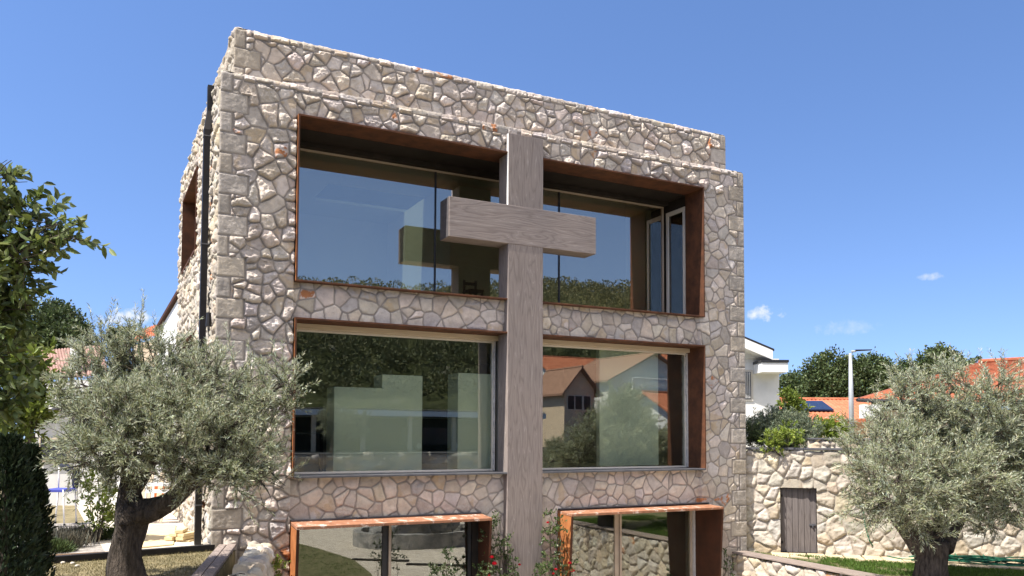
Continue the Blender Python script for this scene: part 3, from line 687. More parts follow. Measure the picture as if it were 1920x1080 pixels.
# the door in it
dr = thing('plank_door', 'small weathered grey brown plank door in the sunlit rubble wall', 'door', (*rw((s0 + s1) / 2), RZ))
def rbox(mb, sa, sb, na, nb, za, zb):
    c = [rw(sa, na), rw(sb, na), rw(sb, nb), rw(sa, nb)]; mb.prism(c, za, zb)
npl = 6
for i in range(npl):
    b = MB(); w_ = (s1 - s0 - .02) / npl; rbox(b, s0 + .01 + i * w_ + .003, s0 + .01 + (i + 1) * w_ - .003, -.10 - .004 * (i % 2), -.14, RZ + .02, .485); b.build('plank', M['door_wood'], dr, bevel=.004)
b = MB(); rbox(b, s1 - .16, s1 - .03, -.075, -.095, RZ + .60, RZ + .635); rbox(b, s1 - .10, s1 - .075, -.06, -.095, RZ + .56, RZ + .60); b.build('latch', M['zinc'], dr)
for zz in (RZ + .2, RZ + 1.2):
    b = MB(); rbox(b, s0 + .012, s0 + .06, -.085, -.098, zz, zz + .05); b.build('hinge', M['black'], dr)
b = MB(); rbox(b, s0, s0 + .012, -.03, -.30, RZ, .50); rbox(b, s1 - .012, s1, -.03, -.30, RZ, .50); rbox(b, s0 + .013, s1 - .013, -.03, -.30, .488, .50); rbox(b, s0 + .013, s1 - .013, -.145, -.30, RZ, .487); b.build('door_frame', M['black'], dr)
# low wall of the lawn terrace
wall_run('low_wall', [(10.45, -.08), (10.42, -7)], CZ, RZ, 'low rubble wall with a board capping along the green lawn strip', .3, 180, .030, (.24, .20), (.035, 'boards'), step=.022)
wall_run('low_wall_return', [(10.42, -7.02), (13, -10), (16, -14)], CZ, RZ, 'rubble wall curving away at the end of the lawn', .3, 190, .05, (.3, .26), (.035, 'boards'), step=.05)
# left retaining wall with plank bench on top
tn = np.array([wd[1], -wd[0], 0])
lw = [np.array([*WL[0], 0]), np.array([*bl2[:2], 0]), bl2 + wd * 3.2]
lw = [np.array([p[0], p[1]]) for p in lw]
toff = -np.array([wd[1], -wd[0]])       # towards the court (right)
wall_run('bench_wall', [tuple(p + toff * .54) for p in lw][::-1], CZ, -.13, 'rough cream stone wall beside the plank bench at the left corner of the house', .30, 200, .032, (.26, .22), None, step=.022)
wall_run('court_wall', [tuple(lw[2] + toff * .54), WL[3], WL[4], WL[5]][::-1], CZ, -.10, 'rubble wall holding the terrace beside the sunken court', .3, 210, .05, (.34, .28), (.03, 'boards'), step=.06)
bench = thing('plank_bench', 'weathered grey two plank bench top along the stone wall', 'bench', (lw[0][0], lw[0][1], -.14))
for k, (o0, o1) in enumerate(((-.02, .11), (.122, .235))):
    c = [lw[0] - toff * o0, lw[2] - toff * o0, lw[2] - toff * o1, lw[0] - toff * o1]
    MB().prism([tuple(p) for p in c], -.145, -.10).build('plank', M['boards'], bench, bevel=.006)
for s_ in (.4, 2.4, 4.4):
    b = MB()
    p = lw[0] + (lw[2] - lw[0]) * s_ / 7; q = p + np.array([wd[0], wd[1]]) * .08
    b.prism([tuple(p - toff * .0), tuple(q - toff * .0), tuple(q - toff * .22), tuple(p - toff * .22)], TZ - .02, -.146)
    b.build('support', M['boards'], bench)
dd = e1 - e0; dd /= np.linalg.norm(dd); nn = np.array([-dd[1], dd[0], 0]) * .05
ed = MB(); ed.prism([tuple((e0 - nn)[:2]), tuple((e1 - nn)[:2]), tuple((e1 + nn)[:2]), tuple((e0 + nn)[:2])], TZ - .02, -.10)
tag(ed.build('timber_edging', M['black'], bevel=.005), 'dark timber edging between the shaded lawn and the soil bed', 'edging')
# ------------------------------------------------------------------ foliage tools
def unit(a): return a / (np.linalg.norm(a, axis=-1, keepdims=True) + 1e-9)
def leaf_obj(name, P, D, Ln, Wd, ma, parent, tint=(.75, 1.25), fold=.12, droop=.12, warm=.06, org=None, hexa=False, kind=None):
    """one mesh of folded leaf blades: P base points, D directions"""
    n = len(P); D = unit(D)
    rnd = unit(RNG.normal(size=(n, 3))); S = unit(np.cross(D, rnd)); Up = np.cross(S, D)
    Ln = np.broadcast_to(np.asarray(Ln, float).reshape(-1, 1) if np.ndim(Ln) else Ln, (n, 1)) * RNG.uniform(.75, 1.25, (n, 1)); Wd = np.broadcast_to(Wd, (n, 1)) * RNG.uniform(.8, 1.2, (n, 1))
    T = P + D * Ln - Up * Ln * droop
    if hexa:
        a = P + D * Ln * .28; c = P + D * Ln * .68 - Up * Ln * droop * .3
        V = np.stack([P, a - S * Wd * .42 + Up * Wd * fold, c - S * Wd * .38 + Up * Wd * fold, T, c + S * Wd * .38 + Up * Wd * fold, a + S * Wd * .42 + Up * Wd * fold], 1).reshape(-1, 3); k = 6
        lo = np.array([0, 3, 2, 1, 0, 5, 4, 3]); st = np.array([0, 4]); tot = 4
    else:
        c = P + D * Ln * .48 - Up * Ln * droop * .2
        V = np.stack([P, c - S * Wd * .5 + Up * Wd * fold, T, c + S * Wd * .5 + Up * Wd * fold], 1).reshape(-1, 3); k = 4
        lo = np.array([0, 2, 1, 0, 3, 2]); st = np.array([0, 3]); tot = 3
    loops = (lo[None] + (np.arange(n) * k)[:, None]).ravel(); m = len(lo)
    starts = (st[None] + (np.arange(n) * m)[:, None]).ravel()
    t = RNG.uniform(tint[0], tint[1], n); w = RNG.normal(0, warm, n)
    c3 = np.clip(np.stack([t * (1 + w), t, t * (1 - w * .8)], 1), .2, 2)
    o_ = ORG[parent.name] if parent is not None else (np.array(org, float) if org is not None else np.array([V[:, 0].mean(), V[:, 1].mean(), V[:, 2].min()]))
    me = np_mesh(name, V - o_, loops, starts, np.full(2 * n, tot), False, np.repeat(c3, k, 0), 'leaf_tint')
    o = link(name, me, ma, parent, o_)
    if kind: o['kind'] = kind
    return o
def spline(pts, n):
    pts = np.asarray(pts, float)
    d = np.r_[0, np.cumsum(np.linalg.norm(np.diff(pts, axis=0), axis=1))]; t = np.linspace(0, d[-1], n)
    q = np.stack([np.interp(t, d, pts[:, i]) for i in range(3)], 1)
    for _ in range(2): q[1:-1] = .25 * q[:-2] + .5 * q[1:-1] + .25 * q[2:]
    return q
def sprays(blobs, ntw, up=.5, ln=(.18, .42), shell=.55, jit=.5, out=.7, fan=1):
    """twigs spread through a set of blobs, fan of them springing from each branchlet: start, direction, length"""
    vol = np.array([np.prod(b[1]) ** .8 for b in blobs]); cnt = np.maximum(1, (ntw / fan * vol / vol.sum()).astype(int))
    S = []; D = []
    for (c, r), n in zip(blobs, cnt):
        d = unit(RNG.normal(size=(n, 3))); rad = (RNG.uniform(0, 1, n) ** shell)[:, None]
        p = np.array(c) + d * rad * np.array(r) * RNG.uniform(.7, 1.0, (n, 1))
        g = unit(d * out * rad + np.array([0, 0, up]) + RNG.normal(0, jit, (n, 3)))
        if fan > 1:
            L0 = RNG.uniform(ln[0], ln[1], (n, 1)); t = RNG.uniform(-.6, .5, (n, fan, 1))
            p = (p[:, None] + g[:, None] * L0[:, None] * t).reshape(-1, 3); g = unit(g[:, None] + RNG.normal(0, .38, (n, fan, 3))).reshape(-1, 3)
        S.append(p); D.append(g)
    S = np.vstack(S); D = np.vstack(D); return S, D, RNG.uniform(ln[0], ln[1], len(S))
def twig_leaves(S, D, Lg, per, spread=.75, bend=-.15):
    n = len(S); t = (np.arange(per) + .5) / per
    t = t[None, :, None] + RNG.uniform(-.4, .4, (n, per, 1)) / per
    P = S[:, None] + D[:, None] * (Lg[:, None, None] * t) + np.array([0, 0, 1.0]) * (bend * Lg[:, None, None] * t ** 2)
    a = unit(np.cross(D, RNG.normal(size=(n, 3)))); b = np.cross(D, a); ph = RNG.uniform(0, 2 * PI, (n, per, 1))
    side = a[:, None] * np.cos(ph) + b[:, None] * np.sin(ph)
    Q = unit(D[:, None] * (1 - spread * .45) + side * spread + RNG.normal(0, .18, (n, per, 3)))
    return P.reshape(-1, 3), Q.reshape(-1, 3)
def twig_tubes(S, D, Lg, bend=-.15, r=.0035, every=1):
    mb = MB(); S, D, Lg = S[::every], D[::every], Lg[::every]; n = len(S)
    a = unit(np.cross(D, np.array([.3, .2, 1.0]))); b = np.cross(D, a); V = []
    for t, rr in ((-.35, r * 1.3), (.5, r), (1.0, r * .4)):
        c = S + D * (Lg * t)[:, None] + np.array([0, 0, 1.0]) * (bend * Lg * max(t, 0) ** 2)[:, None]
        for an in (0, 2.09, 4.19): V.append(c + (a * math.cos(an) + b * math.sin(an)) * rr)
    V = np.stack(V, 1).reshape(-1, 3); f = []
    base = [(i * 3 + j, i * 3 + (j + 1) % 3, (i + 1) * 3 + (j + 1) % 3, (i + 1) * 3 + j) for i in range(2) for j in range(3)]
    mb.add(V, [tuple(x + 9 * k for x in q) for k in range(n) for q in base]); return mb
def limb_to(mb, a, b, r0, r1, sag=.0, k=7, n=9, wig=.06):
    a = np.array(a, float); b = np.array(b, float); L_ = np.linalg.norm(b - a)
    m1 = a + (b - a) * .35 + np.array([0, 0, sag * L_]) + RNG.normal(0, wig, 3) * L_; m2 = a + (b - a) * .7 + np.array([0, 0, sag * .7 * L_]) + RNG.normal(0, wig, 3) * L_
    p = spline([a, m1, m2, b], n); mb.tube(p, np.linspace(r0, r1, n), k, True, .05); return p

def pxblob(u, v, D, rpx, dz=1.0, depth=None):
    s = D / _f; r = rpx * s; return (atD(u, v, D), (r, r if depth is None else depth, r * dz))

# ---- left olive tree
tb = atZ(238, 1088, TZ); DL = float((tb - CAM) @ FWD)
tl = thing('olive_tree', 'gnarled olive tree with a forked dark trunk on the shaded lawn left of the house', 'tree', tb)
def pl(u, v, dd=0): return atD(u, v, DL + dd)
sc_ = DL / _f
mb = MB()
q = spline([pl(238, 1100), pl(236, 1060), pl(238, 1010), pl(247, 975), pl(262, 950)], 14)
mb.tube(q, np.interp(np.linspace(0, 1, 14), [0, .12, .35, .8, 1], [46, 34, 28, 27, 26]) * sc_, 16, True, .09)
q = spline([pl(245, 985), pl(246, 940, .05), pl(243, 900, .1), pl(250, 860, .15)], 12); mb.tube(q, np.interp(np.linspace(0, 1, 12), [0, .4, 1], [30, 21, 15]) * sc_, 12, True, .09)
q2 = spline([pl(262, 962), pl(300, 950, -.05), pl(335, 930, -.1), pl(365, 895, -.1), pl(395, 860, -.15)], 14); mb.tube(q2, np.interp(np.linspace(0, 1, 14), [0, .3, 1], [27, 18, 12]) * sc_, 12, True, .09)
q3 = spline([pl(247, 920, .1), pl(270, 890, .3), pl(290, 850, .4), pl(300, 800, .4)], 10); mb.tube(q3, np.linspace(17, 9, 10) * sc_, 10, True, .07)
mb.ball(pl(285, 962, -.1), 16 * sc_, 10, 7)
tr = mb.build('trunk', M['bark'], tl, True)
BL = [(195, 715, 95, .2), (300, 705, 95, .5), (405, 735, 90, .3), (490, 745, 72, .0), (172, 790, 70, .1), (255, 800, 105, -.4), (360, 820, 100, -.3), (455, 830, 88, -.2), (150, 735, 40, .3), (235, 660, 55, .2), (330, 880, 50, -.6), (430, 885, 58, -.4),
      (540, 725, 36, -.1), (190, 850, 62, -.5), (270, 870, 55, .6), (505, 890, 36, -.3), (168, 850, 44, .0), (300, 760, 90, .9), (420, 790, 80, .8), (215, 880, 48, -.2), (158, 810, 48, .2), (380, 885, 45, -.2), (146, 780, 34, .2), (470, 870, 50, .1)]
blobs = []
for (u, v, r, dd) in BL:
    c = pl(u, v, dd); blobs.append((c, (r * sc_, r * sc_ * 1.0, r * sc_ * .92)))
br = MB(); roots = [q[-1], q2[-1], q3[-1], q[-4], q2[-4]]
for (c, r) in blobs:
    a = min(roots, key=lambda p: np.linalg.norm(p - c) + (.6 if p[2] > c[2] else 0)); p = limb_to(br, a, c + np.array([0, 0, .1]), .036, .010, .08, 6)
    for _ in range(4): limb_to(br, p[random.randint(4, 7)], c + RNG.normal(0, .5, 3) * r[0], .014, .004, .05, 5, 6)
br.build('branches', M['bark'], tl, True)
S, D, Lg = sprays(blobs, 3000, up=.55, ln=(.16, .42), shell=.45, jit=.4, fan=6)
up_s = np.vstack([pl(u, v, dd) for u, v, dd in [(190, 650, .2), (196, 640, .25), (256, 640, .2), (262, 630, .2), (250, 655, .1), (182, 660, .1), (172, 668, .2), (530, 715, -.1), (520, 705, 0), (470, 690, .1), (120, 720, .2), (300, 655, .3), (440, 690, .1), (375, 690, .2), (225, 655, .2), (152, 690, .1)]])
up_d = unit(np.array([0, 0, 1.0]) + RNG.normal(0, .12, up_s.shape)); up_l = RNG.uniform(.35, .62, len(up_s)); up_l[:6] = .6
tw = twig_tubes(np.vstack([S, up_s]), np.vstack([D, up_d]), np.r_[Lg, up_l]); tw.build('twigs', M['bark2'], tl)
P, Q = twig_leaves(S, D, Lg, 28, spread=.6); P2, Q2 = twig_leaves(up_s, up_d, up_l, 46, bend=-.05, spread=.6)
leaf_obj('crown', np.vstack([P, P2]), np.vstack([Q, Q2]), .064, .0108, M['olive'], tl, (.82, 1.28))

# ---- right olive tree
tb2 = atZ(1745, 1100, RZ); DR = float((tb2 - CAM) @ FWD)
to = thing('olive_tree', 'round silver green olive tree on the lawn in front of the sunlit rubble wall', 'tree', tb2)
def pr(u, v, dd=0): return atD(u, v, DR + dd)
s2_ = DR / _f
mb = MB()
qa = spline([pr(1742, 1125), pr(1744, 1075), pr(1748, 1035), pr(1750, 1012)], 10); mb.tube(qa, np.interp(np.linspace(0, 1, 10), [0, .2, .7, 1], [40, 31, 27, 30]) * s2_, 16, True, .10)
qb = spline([pr(1728, 1030), pr(1705, 1000), pr(1682, 970, -.1), pr(1655, 930, -.2)], 10); mb.tube(qb, np.linspace(20, 8, 10) * s2_, 10, True, .08)
qc = spline([pr(1765, 1025), pr(1785, 990, .2), pr(1815, 950, .4)], 9); mb.tube(qc, np.linspace(22, 8, 9) * s2_, 10, True, .08)
qd = spline([pr(1748, 1025), pr(1742, 980, .3), pr(1735, 930, .5)], 9); mb.tube(qd, np.linspace(26, 9, 9) * s2_, 10, True, .08)
mb.build('trunk', M['bark'], to, True)
BR = [(1665, 825, 80, .2), (1740, 790, 105, .6), (1840, 790, 100, .3), (1614, 890, 44, .0), (1690, 900, 95, -.6), (1790, 890, 100, -.5), (1890, 870, 90, .0), (1935, 800, 75, .3), (1745, 960, 62, -.5), (1650, 940, 52, -.1), (1840, 955, 65, .0), (1905, 940, 60, .1),
      (1715, 730, 45, .4), (1790, 725, 52, .4), (1885, 735, 55, .2), (1604, 855, 30, .2), (1740, 860, 110, .9), (1860, 840, 95, 1.0), (1960, 880, 70, .4), (1700, 985, 34, -.3), (1770, 1000, 30, -.2)]
blobs = [(pr(u, v, dd), (r * s2_ * .92, r * s2_ * .92, r * s2_ * .86)) for u, v, r, dd in BR]
br = MB(); roots = [qb[-1], qc[-1], qd[-1], qb[-4], qc[-4]]
for (c, r) in blobs:
    a = min(roots, key=lambda p: np.linalg.norm(p - c)); p = limb_to(br, a, c, .04, .011, .06, 6)
    for _ in range(3): limb_to(br, p[random.randint(4, 7)], c + RNG.normal(0, .5, 3) * r[0], .015, .004, .05, 5, 6)
br.build('branches', M['bark'], to, True)
S, D, Lg = sprays(blobs, 3900, up=.45, ln=(.22, .56), shell=.45, jit=.4, fan=6)
up_s = np.vstack([pr(u, v, dd) for u, v, dd in [(1715, 710, .4), (1790, 705, .3), (1800, 700, .4), (1885, 705, .2), (1880, 712, .2), (1640, 755, .2), (1750, 715, .4), (1840, 712, .3), (1910, 715, .2)]])
up_d = unit(np.array([0, 0, 1.0]) + RNG.normal(0, .2, up_s.shape)); up_l = RNG.uniform(.4, .6, len(up_s))
twig_tubes(np.vstack([S, up_s]), np.vstack([D, up_d]), np.r_[Lg, up_l], r=.004).build('twigs', M['bark2'], to)
P, Q = twig_leaves(S, D, Lg, 31, spread=.6); P2, Q2 = twig_leaves(up_s, up_d, up_l, 40, bend=-.05)
leaf_obj('crown', np.vstack([P, P2]), np.vstack([Q, Q2]), .072, .0122, M['olive'], to, (.85, 1.35))

# ---- broad leaved tree reaching in from the left
DB = 6.6
def pb_(u, v, dd=0): return atD(u, v, DB + dd)
tb3 = pb_(-190, 1240); tb3[2] = TZ
bt = thing('broad_leaved_tree', 'large broad leaved tree reaching in from the left edge', 'tree', tb3)
mb = MB(); q = spline([tb3, pb_(-170, 900), pb_(-150, 600), pb_(-140, 350), pb_(-120, 150)], 14); mb.tube(q, np.linspace(.17, .07, 14), 10, True, .06)
mb.build('trunk', M['bark2'], bt, True)
FB = [(12, 332, 36, 0), (-25, 395, 46, 0), (52, 400, 30, .1), (30, 440, 36, 0), (92, 422, 34, 0), (122, 442, 28, -.05), (106, 458, 24, 0), (-20, 470, 48, 0), (48, 486, 32, -.1), (12, 520, 36, 0), (74, 505, 24, 0),
      (-30, 560, 50, 0), (30, 560, 30, .1), (58, 572, 20, 0), (-5, 620, 42, 0), (-40, 690, 60, .1), (20, 660, 30, 0), (-30, 760, 50, 0), (20, 750, 28, .1)]
blobs = [(pb_(u, v, dd), (r * DB / _f,) * 3) for u, v, r, dd in FB]
br = MB()
for (c, r) in blobs:
    a = min(q, key=lambda p: np.linalg.norm(p - c) + abs(p[2] - c[2] + .35) * 1.2); p = limb_to(br, a, c, .022, .006, .05, 6)
    for _ in range(5): limb_to(br, p[random.randint(4, 7)], c + unit(RNG.normal(size=3)) * r[0] * .95, .007, .0025, .03, 4, 6)
br.build('branches', M['bark2'], bt, True)
S, D, Lg = sprays(blobs, 330, up=.10, ln=(.12, .28), shell=.5, jit=.45, out=1.0)
twig_tubes(S, D, Lg, r=.003).build('twigs', M['bark2'], bt)
P, Q = twig_leaves(S, D, Lg, 8, spread=.8); Q[:, 2] -= .38
leaf_obj('crown', P, Q, .092, .048, M['broad'], bt, (.6, 1.35), hexa=True, fold=.16, droop=.2)

# ---- dark clipped conifers at the lower left
for k, (u, v, D_, hh, rr, lab) in enumerate(((2, 1075, 8.6, 1.75, .36, 'dark conifer hedge plant at the left edge, the nearer one'), (44, 1060, 9.6, 1.62, .27, 'narrow dark conifer hedge plant just right of the nearer one'))):
    c0 = atD(u, 1150, D_); c0[2] = TZ; h_ = thing('conifer', lab, 'shrub', c0, 'dark conifers at the left edge')
    n = 5200; z = RNG.uniform(0, 1, n) ** .9; an = RNG.uniform(0, 2 * PI, n); rad = rr * (1 - z ** 2.2 * .75) * (RNG.uniform(.55, 1, n)) * (1 + .13 * np.sin(an * 5 + z * 14))
    P = c0 + np.stack([np.cos(an) * rad, np.sin(an) * rad, z * hh], 1); Q = np.stack([np.cos(an) * .5, np.sin(an) * .5, np.full(n, .9)], 1) + RNG.normal(0, .3, (n, 3))
    leaf_obj('foliage', P, Q, .085, .03, M['thuja'], h_, (.6, 1.3)); MB().tube([c0, c0 + np.array([0, 0, hh * .8])], [.05, .02], 8).build('trunk', M['bark2'], h_)

# ---- generic shrub
def shrub(name, label, cat, base, blobs, ntw, per, lw, ma, up=.5, ln=(.1, .25), group=None, hexa=False, tint=(.7, 1.3), stems=5, out=.7):
    o = thing(name, label, cat, base, group); mb = MB()
    for c, r in blobs[:12]:
        limb_to(mb, np.array(base) + RNG.normal(0, .03, 3) * np.array([1, 1, 0]), c, .012, .004, .0, 5, 6)
    for _ in range(stems):
        c, r = blobs[random.randrange(len(blobs))]; limb_to(mb, np.array(base), np.array(c) + RNG.normal(0, .4, 3) * np.array(r), .010, .003, 0, 5, 6)
    mb.build('stems', M['bark2'], o, True)
    S, D, Lg = sprays(blobs, ntw, up=up, ln=ln, out=out); P, Q = twig_leaves(S, D, Lg, per)
    leaf_obj('foliage', P, Q, lw[0], lw[1], ma, o, tint, hexa=hexa); return o
# light green young shrub behind the left olive
b0 = atZ(180, 1018, TZ); Db = float((b0 - CAM) @ FWD); s_ = Db / _f
shrub('young_shrub', 'light green leafy young shrub in the soil bed left of the olive trunk', 'shrub', b0,
      [(atD(u, v, Db + d_), (r * s_,) * 3) for u, v, r, d_ in [(185, 900, 28, 0), (172, 925, 28, .1), (200, 930, 26, -.1), (190, 965, 30, 0), (175, 985, 22, .1), (208, 975, 22, 0), (198, 880, 20, 0)]], 150, 9, (.075, .032), M['bright_leaf'], .6, (.1, .22), hexa=True, tint=(.55, 1.25))
for (u, v, r, lab, ma_) in ((110, 1030, 26, 'dry grey brown lavender tuft in the soil bed', 'lavender'), (135, 1018, 22, 'smaller dry lavender tuft near the rubble ground', 'lavender')):
    c = atZ(u, v, TZ); n = 900; an = RNG.uniform(0, 2 * PI, n); d_ = np.stack([np.cos(an) * .45, np.sin(an) * .45, np.ones(n)], 1) + RNG.normal(0, .2, (n, 3))
    tag(leaf_obj('lavender', c + RNG.normal(0, .10, (n, 3)) * [1.6, 1, 0], d_, .28, .012, M[ma_], None, (.6, 1.3), org=c), lab, 'plant')
for (u, v, lab) in ((95, 1038, 'low dark green cushion plant along the timber edging'), (215, 1012, 'small green cushion plant beside the olive trunk')):
    c = atZ(u, v, TZ); n = 1500; d_ = unit(RNG.normal(size=(n, 3))); d_[:, 2] = abs(d_[:, 2])
    tag(leaf_obj('cushion_plant', c + d_ * np.array([.34, .22, .18]) * RNG.uniform(.4, 1, (n, 1)), d_ + [0, 0, .5], .09, .016, M['dark_leaf'], None, (.8, 1.8), org=c), lab, 'plant')

# ---- grass
def grass(name, poly, n, z, hgt, w, ma, label, tint=(.7, 1.3)):
    poly = np.array(poly); lo = poly.min(0); hi = poly.max(0); P = RNG.uniform(lo, hi, (n * 3, 2)); ins = np.zeros(len(P), bool)
    x, y = P[:, 0], P[:, 1]
    for i in range(len(poly)):
        x0, y0 = poly[i]; x1, y1 = poly[(i + 1) % len(poly)]
        ins ^= ((y0 > y) != (y1 > y)) & (x < (x1 - x0) * (y - y0) / (y1 - y0 + 1e-12) + x0)
    P = P[ins][:n]; dens = fbm(P[:, 0] * 1.7, P[:, 1] * 1.7, 5, 4); P = P[dens > .42]
    n = len(P); P3 = np.column_stack([P, np.full(n, z)]); D = np.column_stack([RNG.normal(0, .45, (n, 2)), np.ones(n)])
    o = leaf_obj(name, P3, D, hgt, w, ma, None, tint, org=(poly[0][0], poly[0][1], z)); tag(o, label, 'grass', None, 'stuff'); return o
grass('lawn_grass', [(10.5, -.15), (11.05, -.10), (11.45, -.75), (12.4, -2.2), (13.8, -4.2), (13.8, -6.5), (10.5, -6.5)], 34000, RZ, .065, .012, M['grass'], 'short green grass of the right lawn strip')
grass('dry_grass', [tuple(e0[:2]), tuple(e1[:2]), tuple(lw[0]), tuple(lw[2]), (-4.5, -7)], 26000, TZ, .035, .007, M['grass_dry'], 'thin dry grass under the left olive tree')
# sunlit stone edging at the foot of the right wall
b = MB()
for i in range(15):
    a = s0 - .2 + i * .36; c = [rw(a + .01, .02), rw(a + .33 + .03 * random.random(), .02), rw(a + .34, .52 + .25 * random.random() + .03 * i), rw(a + .0, .50 + .25 * random.random() + .03 * i)]; b.prism(c, RZ, RZ + .02 + .004 * (i % 3))
structure('stone_path', b, noisy('yellow_flagstone', (.44, .35, .21), (.58, .49, .34), 3, .9, .3, .01))

# ---- roses beside the cross
def rose_plant(name, label, base, blobs, blooms, ntw, group, Y):
    o = shrub(name, label, 'rose bush', base, blobs, ntw, 8, (.055, .032), M['rose_leaf'], .35, (.08, .2), group, hexa=True, tint=(.5, 1.5))
    for (u, v, r) in blooms:
        c = atY(u, v, Y); mb = MB()
        for ring, (nn_, rr, zz) in enumerate(((5, .35, .5), (6, .7, .25), (7, 1.0, -.1))):
            for j in range(nn_):
                an = 2 * PI * j / nn_ + ring * .5; ct, st_ = math.cos(an), math.sin(an); t = np.array([-st_, ct, 0]); w_ = np.array([ct, st_, 0])
                p0 = c + w_ * rr * r * .25 + np.array([0, 0, -.4 * r]); p1 = c + w_ * rr * r * .8 + np.array([0, 0, zz * r * .4]); p2 = c + w_ * rr * r + np.array([0, 0, zz * r + .25 * r])
                mb.add([p0 - t * r * .2, p0 + t * r * .2, p1 + t * r * .5, p2 + t * r * .38, p2 - t * r * .38, p1 - t * r * .5], [(0, 1, 2, 5), (5, 2, 3, 4)])
        mb.build('bloom', M['rose_red'], o, True)
    return o
def yb(l, Y): return [(atY(u, v, Y + random.uniform(-.08, .08)), (r * .0098,) * 3) for u, v, r in l]
rose_plant('rose_bush', 'climbing rose with red blooms left of the wooden cross', np.array([4.85, -.3, CZ]), yb([(930, 985, 15), (922, 1010, 16), (940, 1020, 16), (925, 1045, 20), (955, 1050, 20), (965, 1075, 18), (905, 1075, 18), (938, 965, 9), (930, 1090, 25)], -.28),
           [(922, 1045, .042), (927, 1057, .052), (974, 1059, .030), (916, 1080, .035)], 130, 'roses beside the cross', -.42)
rose_plant('rose_bush', 'climbing rose with red blooms right of the wooden cross', np.array([6.1, -.3, CZ]), yb([(1030, 970, 12), (1040, 985, 16), (1030, 1005, 16), (1043, 1025, 16), (1030, 1050, 20), (1055, 1065, 20), (1015, 1075, 20), (1040, 1090, 25), (1050, 1000, 12)], -.28),
           [(1027, 980, .03), (1042, 1068, .034), (1038, 1076, .03), (1068, 1056, .04), (1073, 1070, .055)], 140, 'roses beside the cross', -.46)
p5 = atY(505, 1120, -.5)
shrub('rose_bush', 'pale budded rose bush without red blooms at the foot of the left corner', 'rose bush', np.array([p5[0], p5[1], CZ]), [(atY(u, v, -.5), (r * .0088,) * 3) for u, v, r in [(505, 1050, 22), (490, 1070, 22), (518, 1065, 20), (505, 1035, 12), (500, 1100, 26)]], 70, 8, (.05, .034), M['bright_leaf'], .4, (.08, .18), None, True, (.45, 1.1))
p6 = atY(825, 1100, -1.3)
shrub('rose_bush', 'dark leaved rose bush in front of the left lower window', 'rose bush', np.array([p6[0], p6[1], CZ]), [(atY(u, v, -1.3), (r * .0085,) * 3) for u, v, r in [(835, 1050, 16), (820, 1075, 22), (850, 1080, 20), (830, 1100, 26), (842, 1035, 9)]], 70, 8, (.05, .03), M['rose_leaf'], .4, (.08, .2), None, True, (.4, 1.0))
p7 = atY(1365, 1070, -.35)
shrub('rose_bush', 'small sparse rose bush by the right end of the low wall', 'rose bush', np.array([p7[0] - .05, p7[1], CZ]), [(atY(u, v, -.35), (r * .011,) * 3) for u, v, r in [(1367, 1040, 10), (1362, 1068, 12), (1360, 1100, 16)]], 30, 8, (.055, .034), M['rose_leaf'], .4, (.08, .16), None, True, (.4, 1.2))

# ---- hose on the right
hp = [rw(rs(12.62), .10)]
def wallpt(u, v, nrm=.08):
    n_ = np.array([RN[0], RN[1], 0]); p0 = np.array([RP[0] + RN[0] * nrm, RP[1] + RN[1] * nrm, 0]); r_ = ray(u, v); t_ = ((p0 - CAM) @ n_) / (r_ @ n_); return CAM + r_ * t_
gz = RZ + .03
H = [wallpt(1619, 958), wallpt(1622, 985), wallpt(1630, 1015, .1)] + [atZ(u, v, gz) for u, v in ((1650, 1040), (1690, 1048), (1740, 1050), (1790, 1050), (1830, 1052))]
hose = thing('garden_hose', 'green garden hose hanging down the rubble wall and coiled on the grass', 'hose', H[3])
mb = MB(); mb.tube(spline(H, 50), .013, 7)
c0 = atZ(1835, 1058, gz)
for k in range(9):
    pts = []
    for j in range(40):
        an = 2 * PI * j / 39 + k; rx = .95 + .25 * math.sin(k * 2.1) ; ry = .30 + .10 * math.cos(k * 1.7)
        ct = rx * math.cos(an); st_ = ry * math.sin(an); pts.append((c0[0] + ct * RD[0] - st_ * RN[0] * 1 + .06 * k % .2, c0[1] + ct * RD[1] + st_ * RN[1] + .05 * math.sin(k), gz + .012 * k + .03 * (1 + math.sin(an * 3 + k))))
    mb.tube(pts, .012, 6)
mb.tube(spline([c0 + [-.3, .2, .08], atZ(1785, 1040, gz) + [0, 0, .12], atZ(1810, 1028, gz) + [0, 0, .2], atZ(1838, 1035, gz) + [0, 0, .1], c0 + [.2, 0, .1]], 26), .015, 6)
mb.build('hose_line', M['hose'], hose, True)

# ---- street lamp behind the right wall
lp = atD(1597, 820, 30); ltop = atD(1597, 662, 30)
la = thing('street_lamp', 'slim grey street lamp with flat dark head behind the right wall', 'street lamp', (lp[0], lp[1], UZ - .02))
MB().tube([(lp[0], lp[1], UZ - .02), (lp[0], lp[1], 3.0), (lp[0], lp[1], ltop[2])], [.10, .09, .055], 12).build('pole', M['galv'], la, True)
h1 = atD(1597, 659, 30); h2_ = atD(1632, 657, 30); ax = unit(h2_ - h1); sd_ = np.array([-ax[1], ax[0], 0]) * .12
mb = MB(); a = h1 + [0, 0, .0]; mb.tube([a - ax * .02, a + ax * .15], [.045, .035], 8); mb.build('arm', M['galv'], la)
mb = MB(); p0 = h1 + ax * .12; p1 = h1 + ax * .72
mb.hexa([p0 - sd_ * .6, p1 - sd_ * .8, p1 + sd_ * .8, p0 + sd_ * .6, p0 - sd_ * .6 + [0, 0, .06], p1 - sd_ * .8 + [0, 0, .03], p1 + sd_ * .8 + [0, 0, .03], p0 + sd_ * .6 + [0, 0, .06]]); mb.build('lamp_head', M['black'], la, bevel=.01)

